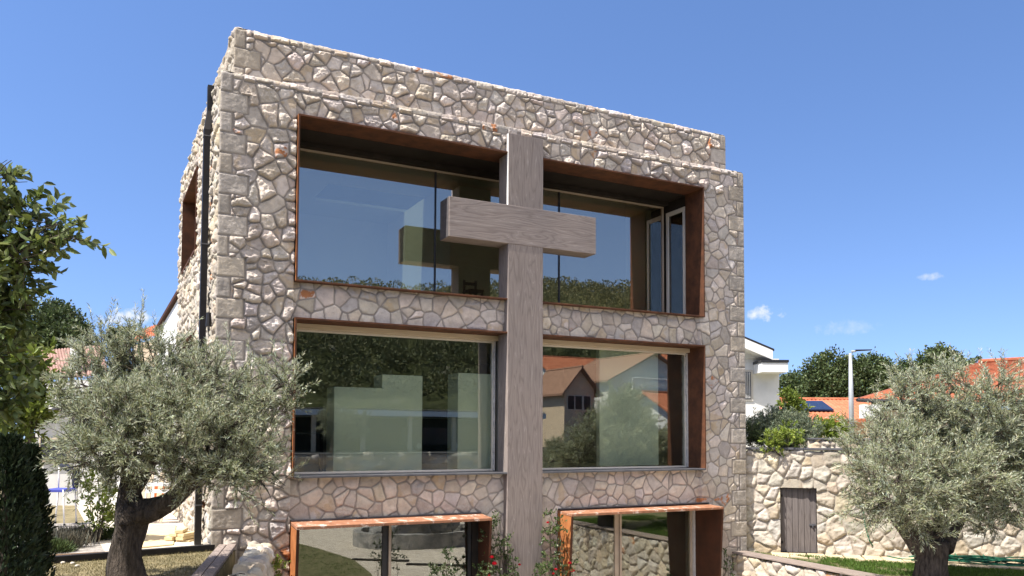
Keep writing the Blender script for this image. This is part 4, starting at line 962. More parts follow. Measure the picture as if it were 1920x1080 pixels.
# ---- gable houses
def pitched(parent, c, ax, half, dep, z0, ze, zr, over=.45, wallm='white', th=.16, rm='tile_orange', part='roof'):
    """c centre, ax ridge direction (2d unit), half ridge half length, dep half depth"""
    ax = np.array(ax, float); ax /= np.linalg.norm(ax); ny = np.array([-ax[1], ax[0]]); c = np.array(c, float)
    def P(a, b_, z): q_ = c + ax * a + ny * b_; return (q_[0], q_[1], z)
    mb = MB()
    for s in (-1, 1):
        pass
    mb.add([P(-half, -dep, z0), P(half, -dep, z0), P(half, dep, z0), P(-half, dep, z0), P(-half, -dep, ze), P(half, -dep, ze), P(half, dep, ze), P(-half, dep, ze), P(-half, 0, zr), P(half, 0, zr)],
           [(0, 1, 5, 4), (2, 3, 7, 6), (1, 2, 6, 9, 5), (3, 0, 4, 8, 7), (3, 2, 1, 0)])
    mb.build('wall', M[wallm], parent)
    sl_ = (zr - ze) / dep; eo = ze - sl_ * over
    mb = MB()
    for s in (-1, 1):
        # corrugated tile sheet
        nx = max(8, int((2 * half + 2 * over) / .24)); V = []; xs = np.linspace(-half - over, half + over, nx * 4 + 1)
        for zt_ in (0, 1):
            for t in (0, 1):
                for i, x in enumerate(xs):
                    bmp = .045 * abs(math.sin(PI * i / 4)) if zt_ else -th
                    y = s * (dep + over) * (1 - t); z = (eo if t == 0 else zr) + bmp + .02
                    V.append(P(x, y, z))
        n_ = len(xs); f = []
        for i in range(n_ - 1):
            f.append((2 * n_ + i, 2 * n_ + i + 1, 3 * n_ + i + 1, 3 * n_ + i)); f.append((i, n_ + i, n_ + i + 1, i + 1)); f.append((i, i + 1, 2 * n_ + i + 1, 2 * n_ + i))
        f.append((0, 2 * n_, 3 * n_, n_)); f.append((n_ - 1, 2 * n_ - 1, 4 * n_ - 1, 3 * n_ - 1))
        if s > 0: f = [tuple(q_)[::-1] for q_ in f]
        mb.add(V, f)
    mb.tube([P(-half - over, 0, zr + .05), P(half + over, 0, zr + .05)], .10, 8)
    mb.build(part, M[rm], parent)
    return P
def facade_window(parent, P, a, b_, z0, z1, w, axis, out=.02, shutter=False):
    """window lying on a facade: axis 'a' spans along ridge at depth b_, axis 'b' spans along depth at a"""
    s = 1 if (b_ if axis == 'a' else a) >= 0 else -1
    def Q(t, o, z): return P(a + t, b_ + s * o, z) if axis == 'a' else P(a + s * o, b_ + t, z)
    mb = MB(); e = .06
    for (t0, t1, q0, q1) in ((-w / 2 - e, -w / 2, z0 - e, z1 + e), (w / 2, w / 2 + e, z0 - e, z1 + e), (-w / 2, w / 2, z1, z1 + e), (-w / 2, w / 2, z0 - e, z0)):
        mb.hexa([Q(t0, -.02, q0), Q(t1, -.02, q0), Q(t1, out + .03, q0), Q(t0, out + .03, q0), Q(t0, -.02, q1), Q(t1, -.02, q1), Q(t1, out + .03, q1), Q(t0, out + .03, q1)])
    f = mb.build('window', M['alu_white'], parent)
    mb = MB(); mb.hexa([Q(-w / 2, -.01, z0), Q(w / 2, -.01, z0), Q(w / 2, out, z0), Q(-w / 2, out, z0), Q(-w / 2, -.01, z1), Q(w / 2, -.01, z1), Q(w / 2, out, z1), Q(-w / 2, out, z1)]); mb.build('pane', M['alu_dark'], f)
    return f

# white house to the right, just behind the stone house
wh = thing('white_house', 'modern white house with flat grey edged eaves right behind the stone house', 'house', (19.5, 13, UZ))
A = atD(1463, 790, 30); axx = np.array([RGT[0], RGT[1]]); axx /= np.linalg.norm(axx); nyy = np.array([-axx[1], axx[0]])
def wp3(u, v, D): return atD(u, v, D)
def slab(mb, u0, u1, D0, D1, za, zb):     # block aligned with the view, between two columns and two depths
    p = [atD(u0, 800, D0), atD(u1, 800, D0)]; q_ = p[1] + np.array([nyy[0], nyy[1], 0]) * (D1 - D0); r_ = p[0] + np.array([nyy[0], nyy[1], 0]) * (D1 - D0)
    mb.prism([tuple(p[0][:2]), tuple(p[1][:2]), tuple(q_[:2]), tuple(r_[:2])], za, zb)
zt1 = atD(1400, 640, 30)[2]
mb = MB(); slab(mb, 1300, 1462, 30, 40, UZ - .1, atD(1462, 672, 30)[2]); mb.build('wall', M['white'], wh)
# sloping fascia roof: high at the left, falling right
p0 = atD(1300, 594, 29.4); p1 = atD(1449, 657, 29.4); th_ = .34
back = np.array([nyy[0], nyy[1], 0]) * 9
mb = MB(); mb.hexa([p0 - [0, 0, th_], p1 - [0, 0, th_], p1 - [0, 0, th_] + back, p0 - [0, 0, th_] + back, p0, p1, p1 + back, p0 + back]); mb.build('roof', M['white'], wh)
mb = MB(); e_ = np.array([0, 0, .05]); mb.hexa([p0 + e_ * .1, p1 + e_ * .1 + (p1 - p0) * .02, p1 + back + (p1 - p0) * .02 + e_ * .1, p0 + back + e_ * .1, p0 + e_ * 1.6, p1 + e_ * 1.6 + (p1 - p0) * .02, p1 + back + (p1 - p0) * .02 + e_ * 1.6, p0 + back + e_ * 1.6]); mb.build('roof_edge', M['alu_dark'], wh)
q0 = atD(1300, 560, 30); wl_ = atD(1447, 672, 30)
mb = MB(); a_ = atD(1300, 672, 30.02); b_ = atD(1447, 672, 30.02); mb.extrude([a_, b_, p1 - [0, 0, th_ - .01] + np.array([nyy[0], nyy[1], 0]) * .62, p0 - [0, 0, th_ - .01] + np.array([nyy[0], nyy[1], 0]) * .62], np.array([nyy[0], nyy[1], 0]) * 8); mb.build('gable', M['white'], wh)
p0 = atD(1430, 676, 29); p1 = atD(1480, 676, 29)
mb = MB(); slab(mb, 1430, 1479, 29, 36, atD(1430, 697, 29)[2], atD(1430, 679, 29)[2]); mb.build('canopy', M['white'], wh)
mb = MB(); slab(mb, 1429, 1481, 28.97, 36.05, atD(1430, 678.8, 29)[2], atD(1430, 674, 29)[2]); mb.build('canopy_edge', M['alu_dark'], wh)
w0 = atD(1397, 752, 30); w1 = atD(1413, 693, 30)
mb = MB(); slab(mb, 1360, 1413, 29.96, 30.1, w0[2], w1[2]); f = mb.build('window', M['alu_white'], wh)
mb = MB(); slab(mb, 1366, 1409, 29.94, 30.0, w0[2] + .08, w1[2] - .08); mb.build('pane', M['solar'], f)
mb = MB()
for u_ in (1399, 1402.5, 1406): slab(mb, u_, u_ + 1.4, 29.925, 29.94, w0[2] + .1, w1[2] - .1)
mb.build('curtain', M['house_grey'], f)

# orange roofed house with the solar panel
D_ = 45; c = atD(1560, 800, 48); oh = thing('orange_roof_house', 'low house with orange tiled roof carrying a solar panel', 'house', (c[0], c[1], UZ))
zr = atD(1560, 750, 48)[2]; ze = atD(1560, 786, 44.2)[2]
Pq = pitched(oh, c[:2], axx, 3.2, 3.4, UZ - .1, ze + .1, zr, .4, 'cream')
pa = atD(1497, 768, 45.6); 
sl_ = (zr - ze - .1) / 3.4
def onroof(a, b_): return np.array(Pq(a, b_, zr - sl_ * abs(b_) + .14))
mb = MB(); cr = [onroof(-2.9, -2.6), onroof(-.9, -2.6), onroof(-.9, -.9), onroof(-2.9, -.9)]; mb.hexa(cr + [p + np.array([0, 0, .07]) for p in cr]); mb.build('solar_panel', M['solar'], oh)
# large orange roof on the far right
D_ = 36; c = atD(1850, 790, 40); rh = thing('large_orange_roof_house', 'house with a broad bright orange tiled roof behind the right olive tree', 'house', (c[0], c[1], UZ))
r0 = atD(1838, 680, 42); r1 = atD(2050, 668, 46); e0_ = atD(1608, 748, 36)
mb = MB()
# hipped roof: eaves along the front, ridge behind
g0 = atD(1608, 748, 36); g1 = atD(2050, 762, 34); g2 = atD(2100, 770, 50); g3 = atD(1640, 752, 50)
def roof_sheet(mb, a, b_, c_, d_, n_=60):
    # a->b eave, d->c ridge; corrugated
    a, b_, c_, d_ = [np.array(x, float) for x in (a, b_, c_, d_)]; V = []
    nr = unit(np.cross(b_ - a, d_ - a)); xs = np.linspace(0, 1, n_ * 4 + 1)
    for t in (0, 1):
        for i, x in enumerate(xs):
            lo_ = a + (b_ - a) * x; hi_ = d_ + (c_ - d_) * x; V.append((lo_ if t == 0 else hi_) + nr * (.05 * abs(math.sin(PI * i / 4))))
    k_ = len(xs); mb.add(V, [(i, i + 1, k_ + i + 1, k_ + i) for i in range(k_ - 1)])
roof_sheet(mb, g0, g1, r1, r0, 60); roof_sheet(mb, g3, g0, r0, r0 + [.02, .02, 0], 30); roof_sheet(mb, g1, g2, r1 + [.02, 0, 0], r1, 20); roof_sheet(mb, g2, g3, r0, r1, 40)
mb.tube([r0 + [0, 0, .05], r1 + [0, 0, .05]], .13, 8)
mb.build('roof', M['tile_orange'], rh)
dz = np.array([0, 0, -.05]); mb = MB()
for (p_, q_) in ((g0, g1), (g0, r0), (g3, g0)):
    mb.tube([p_ + dz, q_ + dz], .085, 6)
mb.build('roof_edge', M['alu_dark'], rh)
mb = MB(); ins = [g0 + (g1 - g0) * .03 + (g3 - g0) * .05, g1 + (g3 - g0) * .05 - (g1 - g0) * .03, g2 - (g2 - g1) * .05, g3 - (g3 - g0) * .05 + (g1 - g0) * .03]
mb.prism([tuple(p[:2]) for p in ins], UZ - .1, min(g0[2], g1[2]) - .12); mb.build('wall', M['cream'], rh)
mb = MB(); mb.prism([tuple(p[:2]) for p in ins], min(g0[2], g1[2]) - .11, min(g0[2], g1[2]) - .09); mb.build('eaves', M['soffit'], rh)
ac = atD(1632, 772, 35.6); mb = MB(); ax3 = np.array([axx[0], axx[1], 0]); ny3 = np.array([nyy[0], nyy[1], 0])
def vbox(mb, c, hw, hd, hh):
    c = np.array(c); mb.hexa([c - ax3 * hw - ny3 * hd - [0, 0, hh], c + ax3 * hw - ny3 * hd - [0, 0, hh], c + ax3 * hw + ny3 * hd - [0, 0, hh], c - ax3 * hw + ny3 * hd - [0, 0, hh], c - ax3 * hw - ny3 * hd + [0, 0, hh], c + ax3 * hw - ny3 * hd + [0, 0, hh], c + ax3 * hw + ny3 * hd + [0, 0, hh], c - ax3 * hw + ny3 * hd + [0, 0, hh]])
vbox(mb, ac, .42, .18, .30); a_c = mb.build('air_conditioner', M['white_metal'], rh, bevel=.02)
mb = MB(); p_ = ac - ny3 * .185 - ax3 * .08; pts = [p_ + ax3 * .22 * math.cos(t) + np.array([0, 0, .22 * math.sin(t)]) for t in np.linspace(0, 2 * PI, 20)]; mb.tube(pts, .012, 5); mb.tube([q_ * .4 + p_ * .6 for q_ in pts], .012, 5); mb.build('fan_grille', M['galv'], a_c)

# white gabled house and orange roofs on the left
c = np.array([.5, 21.0]); gh = thing('white_gabled_house', 'white gabled house peeping out left of the stone side wall', 'house', (c[0], c[1], TZ))
g_ap = atD(375, 492, 22); g_lo = atD(297, 622, 28)
mb = MB(); base_l = np.array([g_lo[0], g_lo[1], TZ]); base_r = np.array([atD(460, 622, 28)[0], atD(460, 622, 28)[1], TZ]); g_r = atD(460, 630, 28)
mb.extrude([base_l, np.array([g_ap[0], g_ap[1], TZ]), g_ap, g_lo], np.array([.9, .4, 0]) * 6); mb.build('wall', M['white'], gh)
mb = MB(); dn = (g_lo - g_ap) * .04; bk = np.array([nyy[0], nyy[1], 0])
bk = np.array([.9, .4, 0]); a, b_ = g_ap - bk * .12, g_lo + dn - bk * .12; mb.hexa([b_ + [0, 0, .03], a + [0, 0, .03], a + bk * 6.3 + [0, 0, .03], b_ + bk * 6.3 + [0, 0, .03], b_ + [0, 0, .14], a + [0, 0, .14], a + bk * 6.3 + [0, 0, .14], b_ + bk * 6.3 + [0, 0, .14]])
mb.build('roof', M['corten_dark'], gh)
wv = atD(322, 668, 25.6); mb = MB(); vbox(mb, wv, .12, .03, .42); w = mb.build('window', M['alu_white'], gh); mb = MB(); vbox(mb, wv - ny3 * .035, .09, .01, .38); mb.build('pane', M['alu_dark'], w)
c = atD(275, 640, 36); lh = thing('orange_roof_house', 'small house with orange tiled roof above the left olive crown', 'house', (c[0], c[1], TZ))
ra = atD(256, 622, 34); rb = atD(302, 607, 34); rc = atD(302, 628, 33); rd = atD(250, 642, 33)
mb = MB(); roof_sheet(mb, rd, rc, rb, ra, 12); mb.build('roof', M['tile_orange'], lh)
mb = MB(); mb.extrude([rd + [0, 0, -.1], rc + [0, 0, -.1], np.array([rc[0], rc[1], TZ]), np.array([rd[0], rd[1], TZ])], ny3 * 1.2); mb.build('wall', M['cream'], lh)
c = atD(110, 700, 32); ch = thing('chimney_house', 'old house with faded tiled roof and pale chimney behind the left olive crown', 'house', (c[0], c[1], TZ))
ra = atD(60, 660, 34); rb = atD(190, 648, 34); rc = atD(205, 705, 31); rd = atD(70, 712, 31)
mb = MB(); roof_sheet(mb, rd, rc, rb, ra, 24); rf = mb.build('roof', noisy('faded_tiles', (.26, .16, .13), (.36, .23, .19), 4, .9, .3, .02), ch)
mb = MB(); mb.extrude([rd + [0, 0, -.1], rc + [0, 0, -.1], np.array([rc[0], rc[1], TZ]), np.array([rd[0], rd[1], TZ])], ny3 * 3); mb.build('wall', M['house_grey'], ch)
cp = atD(143, 672, 31.5); mb = MB(); vbox(mb, cp, .16, .16, .55); mb.build('chimney', M['white'], rf)
mb = MB(); vbox(mb, cp + [0, 0, .62], .22, .22, .06); mb.build('chimney_cap', M['zinc'], rf)
# white outbuilding with a gable at lower left
ob = thing('white_outbuilding', 'low white outbuilding with one dark window behind the left olive tree', 'house', tuple(atD(160, 945, 20.5)))
zb = TZ - .1; D0 = 20.5
pts = [(66, 950), (66, 800), (112, 768), (270, 720), (420, 790), (420, 950)]
o3 = [atD(u, v, D0) for u, v in pts]
for i in (0, 5): o3[i][2] = zb
mb = MB(); mb.extrude(o3, ny3 * 5); mb.build('wall', M['house_grey'], ob)
mb = MB()
for i in (1, 2, 3):
    a, b_ = o3[i], o3[i + 1]; mb.hexa([a - ny3 * .2 + [0, 0, .01], b_ - ny3 * .2 + [0, 0, .01], b_ + ny3 * 5.2 + [0, 0, .01], a + ny3 * 5.2 + [0, 0, .01], a - ny3 * .2 + [0, 0, .09], b_ - ny3 * .2 + [0, 0, .09], b_ + ny3 * 5.2 + [0, 0, .09], a + ny3 * 5.2 + [0, 0, .09]])
mb.build('roof', M['zinc'], ob)
wc = atD(102, 843, 20.45); mb = MB(); vbox(mb, wc, .37, .03, .30); w = mb.build('window', M['timber_raw'], ob); mb = MB(); vbox(mb, wc - ny3 * .035, .33, .01, .25); mb.build('pane', M['alu_dark'], w)
dc = atD(222, 885, 20.45); mb = MB(); vbox(mb, dc, .06, .04, 1.0); mb.build('post', M['white'], ob)

# ---- things standing behind the left olive
ch0 = atZ(112, 985, TZ); cs = float((ch0 - CAM) @ FWD) / _f
cb = thing('metal_stand', 'spindly white metal stand with blue tray on the rubble ground', 'stand', ch0)
wd_ = 20 * cs; dp = .22; zt_ = ch0[2] + 66 * cs
for sx, sy in ((-1, -1), (1, -1), (1, 1), (-1, 1)):
    top_ = ch0 + ax3 * wd_ * .8 * sx + ny3 * dp * sy + [0, 0, 68 * cs]; bot = ch0 + ax3 * wd_ * sx + ny3 * dp * sy
    l_ = MB().tube([bot + [0, 0, .03], top_], .016, 7).build('leg', M['white_metal'], cb, True); MB().tube([bot, bot + [0, 0, .05]], .022, 7).build('rubber_foot', M['rubber'], l_)
for sx in (-1, 1): MB().tube([ch0 + ax3 * wd_ * .8 * sx + ny3 * dp + [0, 0, 68 * cs], ch0 + ax3 * wd_ * .8 * sx + ny3 * dp + [0, 0, 108 * cs]], .014, 7).build('post', M['white_metal'], cb, True)
mb = MB(); vbox(mb, ch0 + [0, 0, 66 * cs], wd_ * .95, dp * 1.05, .03); mb.build('tray', M['blue'], cb, bevel=.01)
jk = MB(); jp = ch0 + ny3 * dp
jk.tube(spline([jp - ax3 * wd_ * .7 + [0, 0, 112 * cs], jp + [0, 0, 106 * cs], jp + ax3 * wd_ * .75 + [0, 0, 104 * cs], jp + ax3 * wd_ * .85 + [0, 0, 90 * cs], jp + ax3 * wd_ * .8 + [0, 0, 68 * cs]], 18), np.interp(np.linspace(0, 1, 18), [0, .1, .5, .8, 1], [.03, .06, .075, .07, .05]), 9, True, .1)
tag(jk.build('jacket', M['dark_cloth'], None, True), 'dark blue jacket hanging over the white metal stand', 'jacket')
# wheel leaning at the hedge
wl = atD(78, 925, 15.5); mb = MB(); pts = [wl + ax3 * .10 * math.cos(t) + np.array([0, 0, .17 * math.sin(t)]) for t in np.linspace(0, 2 * PI, 22)]
wt = thing('wheelbarrow_wheel', 'small black wheel standing beside the dark hedge', 'wheel', wl - [0, 0, .2]); mb.tube(pts, .035, 8); mb.build('tyre', M['rubber'], wt, True); mb = MB(); mb.tube([wl - ny3 * .03, wl + ny3 * .03], .06, 10); mb.build('hub', M['orange_panel'], wt)
# trestle with rails, leaning planks, orange board, plywood, timber stack
tz = atZ(300, 985, TZ); ts = float((tz - CAM) @ FWD) / _f; Dt = float((tz - CAM) @ FWD)
def pt(u, v, dd=0): return atD(u, v, Dt + dd)
tg = thing('white_trestle', 'white painted trestle with two rails behind the left olive trunk', 'trestle', pt(310, 985))
for (u0, u1, v) in ((268, 336, 908), (272, 345, 921)):
    a, b_ = pt(u0, v), pt(u1, v); mb = MB(); mb.hexa([a - ny3 * .02 - [0, 0, .035], b_ - ny3 * .02 - [0, 0, .035], b_ + ny3 * .02 - [0, 0, .035], a + ny3 * .02 - [0, 0, .035], a - ny3 * .02 + [0, 0, .035], b_ - ny3 * .02 + [0, 0, .035], b_ + ny3 * .02 + [0, 0, .035], a + ny3 * .02 + [0, 0, .035]]); mb.build('rail', M['white_metal'], tg)
for (u0, v0, u1, v1) in ((276, 900, 270, 985), (340, 905, 348, 980)): 
    a = pt(u0, v0); b_ = pt(u1, v1); b_[2] = TZ; MB().tube([b_, a], .025, 6).build('leg', M['white_metal'], tg)
for k, (u0, v0, u1, v1, w_, lab) in enumerate(((266, 985, 282, 880, .09, 'wide pale plank leaning against the white trestle'), (290, 985, 306, 885, .05, 'narrow plank leaning in the middle of the white trestle'), (300, 985, 318, 885, .035, 'thin yellow lath leaning beside the narrow plank'))):
    a = pt(u0, v0, .1); a[2] = TZ + .05; b_ = pt(u1, v1, .35); mb = MB(); mb.hexa([a - ax3 * w_ - ny3 * .012, a + ax3 * w_ - ny3 * .012, a + ax3 * w_ + ny3 * .012, a - ax3 * w_ + ny3 * .012, b_ - ax3 * w_ - ny3 * .012, b_ + ax3 * w_ - ny3 * .012, b_ + ax3 * w_ + ny3 * .012, b_ - ax3 * w_ + ny3 * .012])
    tag(mb.build('leaning_plank', M['timber_raw'], None, bevel=.003), lab, 'plank', 'planks leaning on the trestle')
mb = MB(); vbox(mb, pt(305, 935, .75), .17, .02, .30); tag(mb.build('orange_board', M['orange_panel'], None, bevel=.004), 'orange board standing behind the white trestle', 'board')
mb = MB(); c4 = [atZ(u, v, TZ + .03) for u, v in ((262, 1028), (325, 1022), (330, 985), (285, 985))]; mb.prism([tuple(p[:2]) for p in c4], TZ + .026, TZ + .045)
tag(mb.build('plywood_sheet', M['ply'], None), 'pale plywood sheet lying in the sun behind the olive trunk', 'plywood sheet')
sb = atZ(338, 1018, TZ); k = 0
ssz = float((sb - CAM) @ FWD) / _f
for lvl, items in enumerate((((-16, 14), (0, 13), (15, 12)), ((-13, 15), (8, 14)), ((-8, 13), (10, 12)), ((-5, 13),))):
    for (dx, hw) in items:
        mb = MB(); cc = sb + ax3 * dx * ssz + ny3 * (.1 + .06 * random.random()) + [0, 0, .026 + .0 + lvl * .055]; an = random.uniform(-.25, .25); a3 = ax3 * math.cos(an) + ny3 * math.sin(an); n3 = ny3 * math.cos(an) - ax3 * math.sin(an)
        hw_ = hw * ssz * .55; hd = .22; hh = .024
        mb.hexa([cc - a3 * hw_ - n3 * hd - [0, 0, hh], cc + a3 * hw_ - n3 * hd - [0, 0, hh], cc + a3 * hw_ + n3 * hd - [0, 0, hh], cc - a3 * hw_ + n3 * hd - [0, 0, hh], cc - a3 * hw_ - n3 * hd + [0, 0, hh], cc + a3 * hw_ - n3 * hd + [0, 0, hh], cc + a3 * hw_ + n3 * hd + [0, 0, hh], cc - a3 * hw_ + n3 * hd + [0, 0, hh]])
        tag(mb.build('timber_offcut', M['ply'], None, bevel=.003), 'pale timber offcut in the small stack at the foot of the side wall', 'timber', 'stacked timber offcuts'); k += 1
# pale windfall stones on the left lawn
for (u, v) in ((118, 1057), (136, 1058), (100, 1066), (145, 1063), (62, 1067), (88, 1048)):
    c = atZ(u, v, TZ); tag(MB().ball(c + [0, 0, .012], .028, 9, 6, (1.2, 1, .8)).build('fallen_fruit', M['paving'], None, True), 'pale round fruit fallen on the shaded left lawn', 'fruit', 'fallen fruit on the left lawn')

# ---- planting on top of the right wall
def wtop(u, v, D): p = atD(u, v, D); return p
DW = 19.0
def wblobs(l, D): return [(atD(u, v, D + d_), (r * D / _f,) * 3) for u, v, r, d_ in l]
def wbase(u, D): p = atD(u, 835, D); p[2] = UZ; return p
shrub('rosemary_bush', 'grey green feathery bush on the wall right beside the house', 'shrub', wbase(1455, 18.3), wblobs([(1415, 818, 26, 0), (1440, 808, 28, .1), (1465, 808, 32, 0), (1490, 810, 31, .1), (1510, 818, 25, 0), (1450, 830, 28, -.2), (1485, 832, 28, -.2), (1420, 798, 13, .2), (1458, 785, 15, .2), (1500, 796, 15, .2)], 18.3), 1500, 26, (.065, .015), M['rosemary'], 1.0, (.15, .38), out=.5)
shrub('yellow_green_shrub', 'low yellow green shrub in front of the feathery bush on the wall', 'shrub', wbase(1470, 17.6), wblobs([(1450, 825, 20, 0), (1475, 815, 20, 0), (1495, 822, 16, 0), (1462, 835, 16, 0), (1440, 835, 12, 0)], 17.6), 130, 8, (.07, .04), M['bright_leaf'], .5, (.08, .2), hexa=True)
shrub('dark_shrub', 'dark green shrub squeezed between the house corner and the feathery bush', 'shrub', wbase(1408, 18.0), wblobs([(1405, 812, 16, 0), (1412, 828, 18, 0)], 18.0), 110, 14, (.06, .015), M['dark_leaf'], .8, (.12, .3))
shrub('yellow_green_shrub', 'bright yellow green shrub between the lamp and the feathery bush', 'shrub', wbase(1560, 21), wblobs([(1545, 805, 20, 0), (1565, 800, 20, 0), (1580, 810, 16, 0), (1555, 822, 18, 0), (1538, 822, 10, 0)], 21), 150, 9, (.10, .045), M['bright_leaf'], .5, (.12, .25), hexa=True)
shrub('yellow_green_tree', 'rounded bright green small tree beside the white house', 'tree', wbase(1480, 27), wblobs([(1478, 755, 22, 0), (1490, 775, 24, 0), (1480, 790, 26, 0), (1500, 790, 18, 0), (1474, 740, 12, 0)], 27), 230, 9, (.13, .07), M['bright_leaf'], .4, (.15, .3), hexa=True, tint=(.5, 1.0))

# ---- background trees
def crown_tree(name, label, base, blobs, n, size, ma, group=None, tint=(.55, 1.5)):
    o = thing(name, label, 'tree', base, group); mb = MB(); c0 = np.mean([b_[0] for b_ in blobs], 0); tp = limb_to(mb, np.array(base, float), c0, .22, .09, 0, 9, 8, .02)
    for c, r in blobs: limb_to(mb, tp[random.randint(3, 6)], np.array(c), .08, .02, .02, 6, 6)
    mb.build('trunk', M['bark2'], o, True)
    P = []; Q = []; vol = np.array([b_[1][0] ** 2 for b_ in blobs]); cnt = (n * vol / vol.sum()).astype(int)
    for (c, r), k_ in zip(blobs, cnt):
        # leaf clumps through a lumpy volume
        ncl = max(8, k_ // 40); d = unit(RNG.normal(size=(ncl, 3))); cc = np.array(c) + d * np.array(r) * RNG.uniform(.25, 1.0, (ncl, 1)) ** .6; pi_ = RNG.integers(0, ncl, k_)
        off_ = RNG.normal(0, 1, (k_, 3)) * np.array(r) * .17; P.append(cc[pi_] + off_); Q.append(unit(d[pi_] * .7 + RNG.normal(0, .6, (k_, 3)) + [0, 0, .15]))
    leaf_obj('crown', np.vstack(P), np.vstack(Q), size, size * .62, ma, o, tint, hexa=False, fold=.1); return o
def gb(u, D, z=UZ): p = atD(u, 800, D); p[2] = z - .05; return p
def tblobs(l, D): return [(atD(u, v, D + d_), (r * D / _f,) * 3) for u, v, r, d_ in l]
GB = 'trees behind the right houses'
TR = [((1480, 735), [(1478, 735, 34, 0), (1500, 725, 30, .6), (1470, 760, 30, 0), (1510, 755, 34, -.5), (1490, 780, 36, 0)], 58, 'low dark oak at the left end of the far tree row', 2600),
      ((1560, 720), [(1535, 700, 30, 0), (1560, 690, 32, .5), (1580, 705, 30, 0), (1545, 735, 40, -.5), (1575, 740, 38, -.3), (1525, 745, 34, 0), (1560, 770, 40, 0)], 56, 'dark oak rising behind the orange roof with the solar panel', 3600),
      ((1625, 720), [(1605, 695, 26, 0), (1632, 692, 26, .5), (1655, 702, 30, 0), (1620, 730, 38, -.5), (1650, 738, 36, -.5), (1635, 770, 38, 0)], 57, 'dark round oak right behind the street lamp', 3400),
      ((1690, 720), [(1675, 708, 26, 0), (1700, 705, 28, .5), (1690, 735, 36, -.5), (1715, 730, 34, 0), (1700, 765, 36, 0)], 60, 'dark oak in the middle of the far tree row above the large roof edge', 2800),
      ((1760, 690), [(1745, 685, 26, 0), (1765, 672, 24, .4), (1785, 690, 26, 0), (1752, 710, 30, -.3), (1780, 715, 30, 0), (1735, 705, 22, 0), (1765, 740, 34, 0)], 54, 'tallest loose crowned tree above the large orange roof', 3000),
      ((1815, 690), [(1808, 692, 18, 0), (1825, 682, 12, 0), (1822, 705, 22, 0), (1815, 735, 28, 0)], 62, 'small pale tree at the right end of the far tree row', 1300)]
for (uv, bl_, D, lab, n) in TR: crown_tree('oak_tree', lab, gb(uv[0], D), tblobs(bl_, D), n * 5, .20, M['dark_leaf'], GB, (.5, 1.9))
GL_ = 'dark trees on the left'
TL = [((60, 620), [(10, 610, 55, 0), (60, 610, 45, .3), (30, 660, 60, -.3), (80, 660, 45, 0), (-20, 650, 60, 0), (100, 610, 30, .3), (120, 640, 36, 0)], 36, 'large dark oak filling the left background', 4800),
      ((140, 630), [(118, 600, 28, 0), (100, 590, 24, 0), (140, 620, 24, 0), (128, 645, 34, -.3), (150, 650, 26, 0), (95, 625, 30, 0)], 39, 'smaller dark oak stepping down to the right of the large one', 2800),
      ((225, 640), [(215, 628, 16, 0), (240, 625, 14, 0), (228, 642, 20, 0), (160, 640, 16, 0)], 45, 'distant low tree between the olive shoots and the orange roof', 900)]
for (uv, bl_, D, lab, n) in TL: crown_tree('oak_tree', lab, gb(uv[0], D, TZ), tblobs(bl_, D), n * 5, .15, M['dark_leaf'], GL_, (.5, 1.7))
b0 = atD(60, 1000, 13); b0[2] = TZ
shrub('bright_shrub', 'sunlit green shrub under the broad leaved tree on the left', 'shrub', b0, [(atD(u, v, 13 + d_), (r * 13 / _f,) * 3) for u, v, r, d_ in [(50, 690, 45, 0), (75, 730, 36, 0), (40, 740, 45, .2), (15, 700, 40, 0), (60, 780, 36, 0), (30, 800, 45, 0)]], 330, 8, (.13, .06), M['bright_leaf'], .3, (.15, .3), hexa=True, tint=(.35, 1.0))

# ------------------------------------------------------------------ behind the camera (seen mirrored in the glass)
# wooded hill
hx = np.linspace(-260, 420, 300); hy = np.linspace(-95, -330, 130); HX, HY = np.meshgrid(hx, hy, indexing='ij'); a_ = HX.ravel(); b_ = HY.ravel()
prof = sstep(-85, -235, b_); ridge = 36.5 + .075 * np.clip(a_, -200, 300) + 12 * (fbm(a_ / 70, b_ / 140, 400, 3) - .5)
hz_ = .2 + prof * ridge + 6 * (fbm(a_ / 22, b_ / 22, 410, 3) - .5) * prof
cell_ = 4.6; ci = np.floor(a_ / cell_).astype(np.int64); cj = np.floor(b_ / cell_).astype(np.int64); dm = np.full(a_.shape, 9.)
for i in (-1, 0, 1):
    for j in (-1, 0, 1):
        sx = (ci + i + h2(ci + i, cj + j, 501)) * cell_; sy_ = (cj + j + h2(ci + i, cj + j, 502)) * cell_; dm = np.minimum(dm, ((a_ - sx) ** 2 + (b_ - sy_) ** 2) / cell_ ** 2 - .2 * h2(ci + i, cj + j, 503))
hz_ = hz_ + 4.2 * (1 - np.clip(dm, 0, 1)) * sstep(-96, -110, b_) + 1.8 * (h2(np.arange(len(a_)), np.arange(len(a_)) * 0, 9) - .5)
V = np.stack([a_, b_, hz_], 1); nv_ = len(hy); I, J = np.meshgrid(np.arange(len(hx) - 1), np.arange(nv_ - 1), indexing='ij'); I = I.ravel(); J = J.ravel()
qd_ = np.stack([I * nv_ + J, I * nv_ + J + 1, (I + 1) * nv_ + J + 1, (I + 1) * nv_ + J], 1)
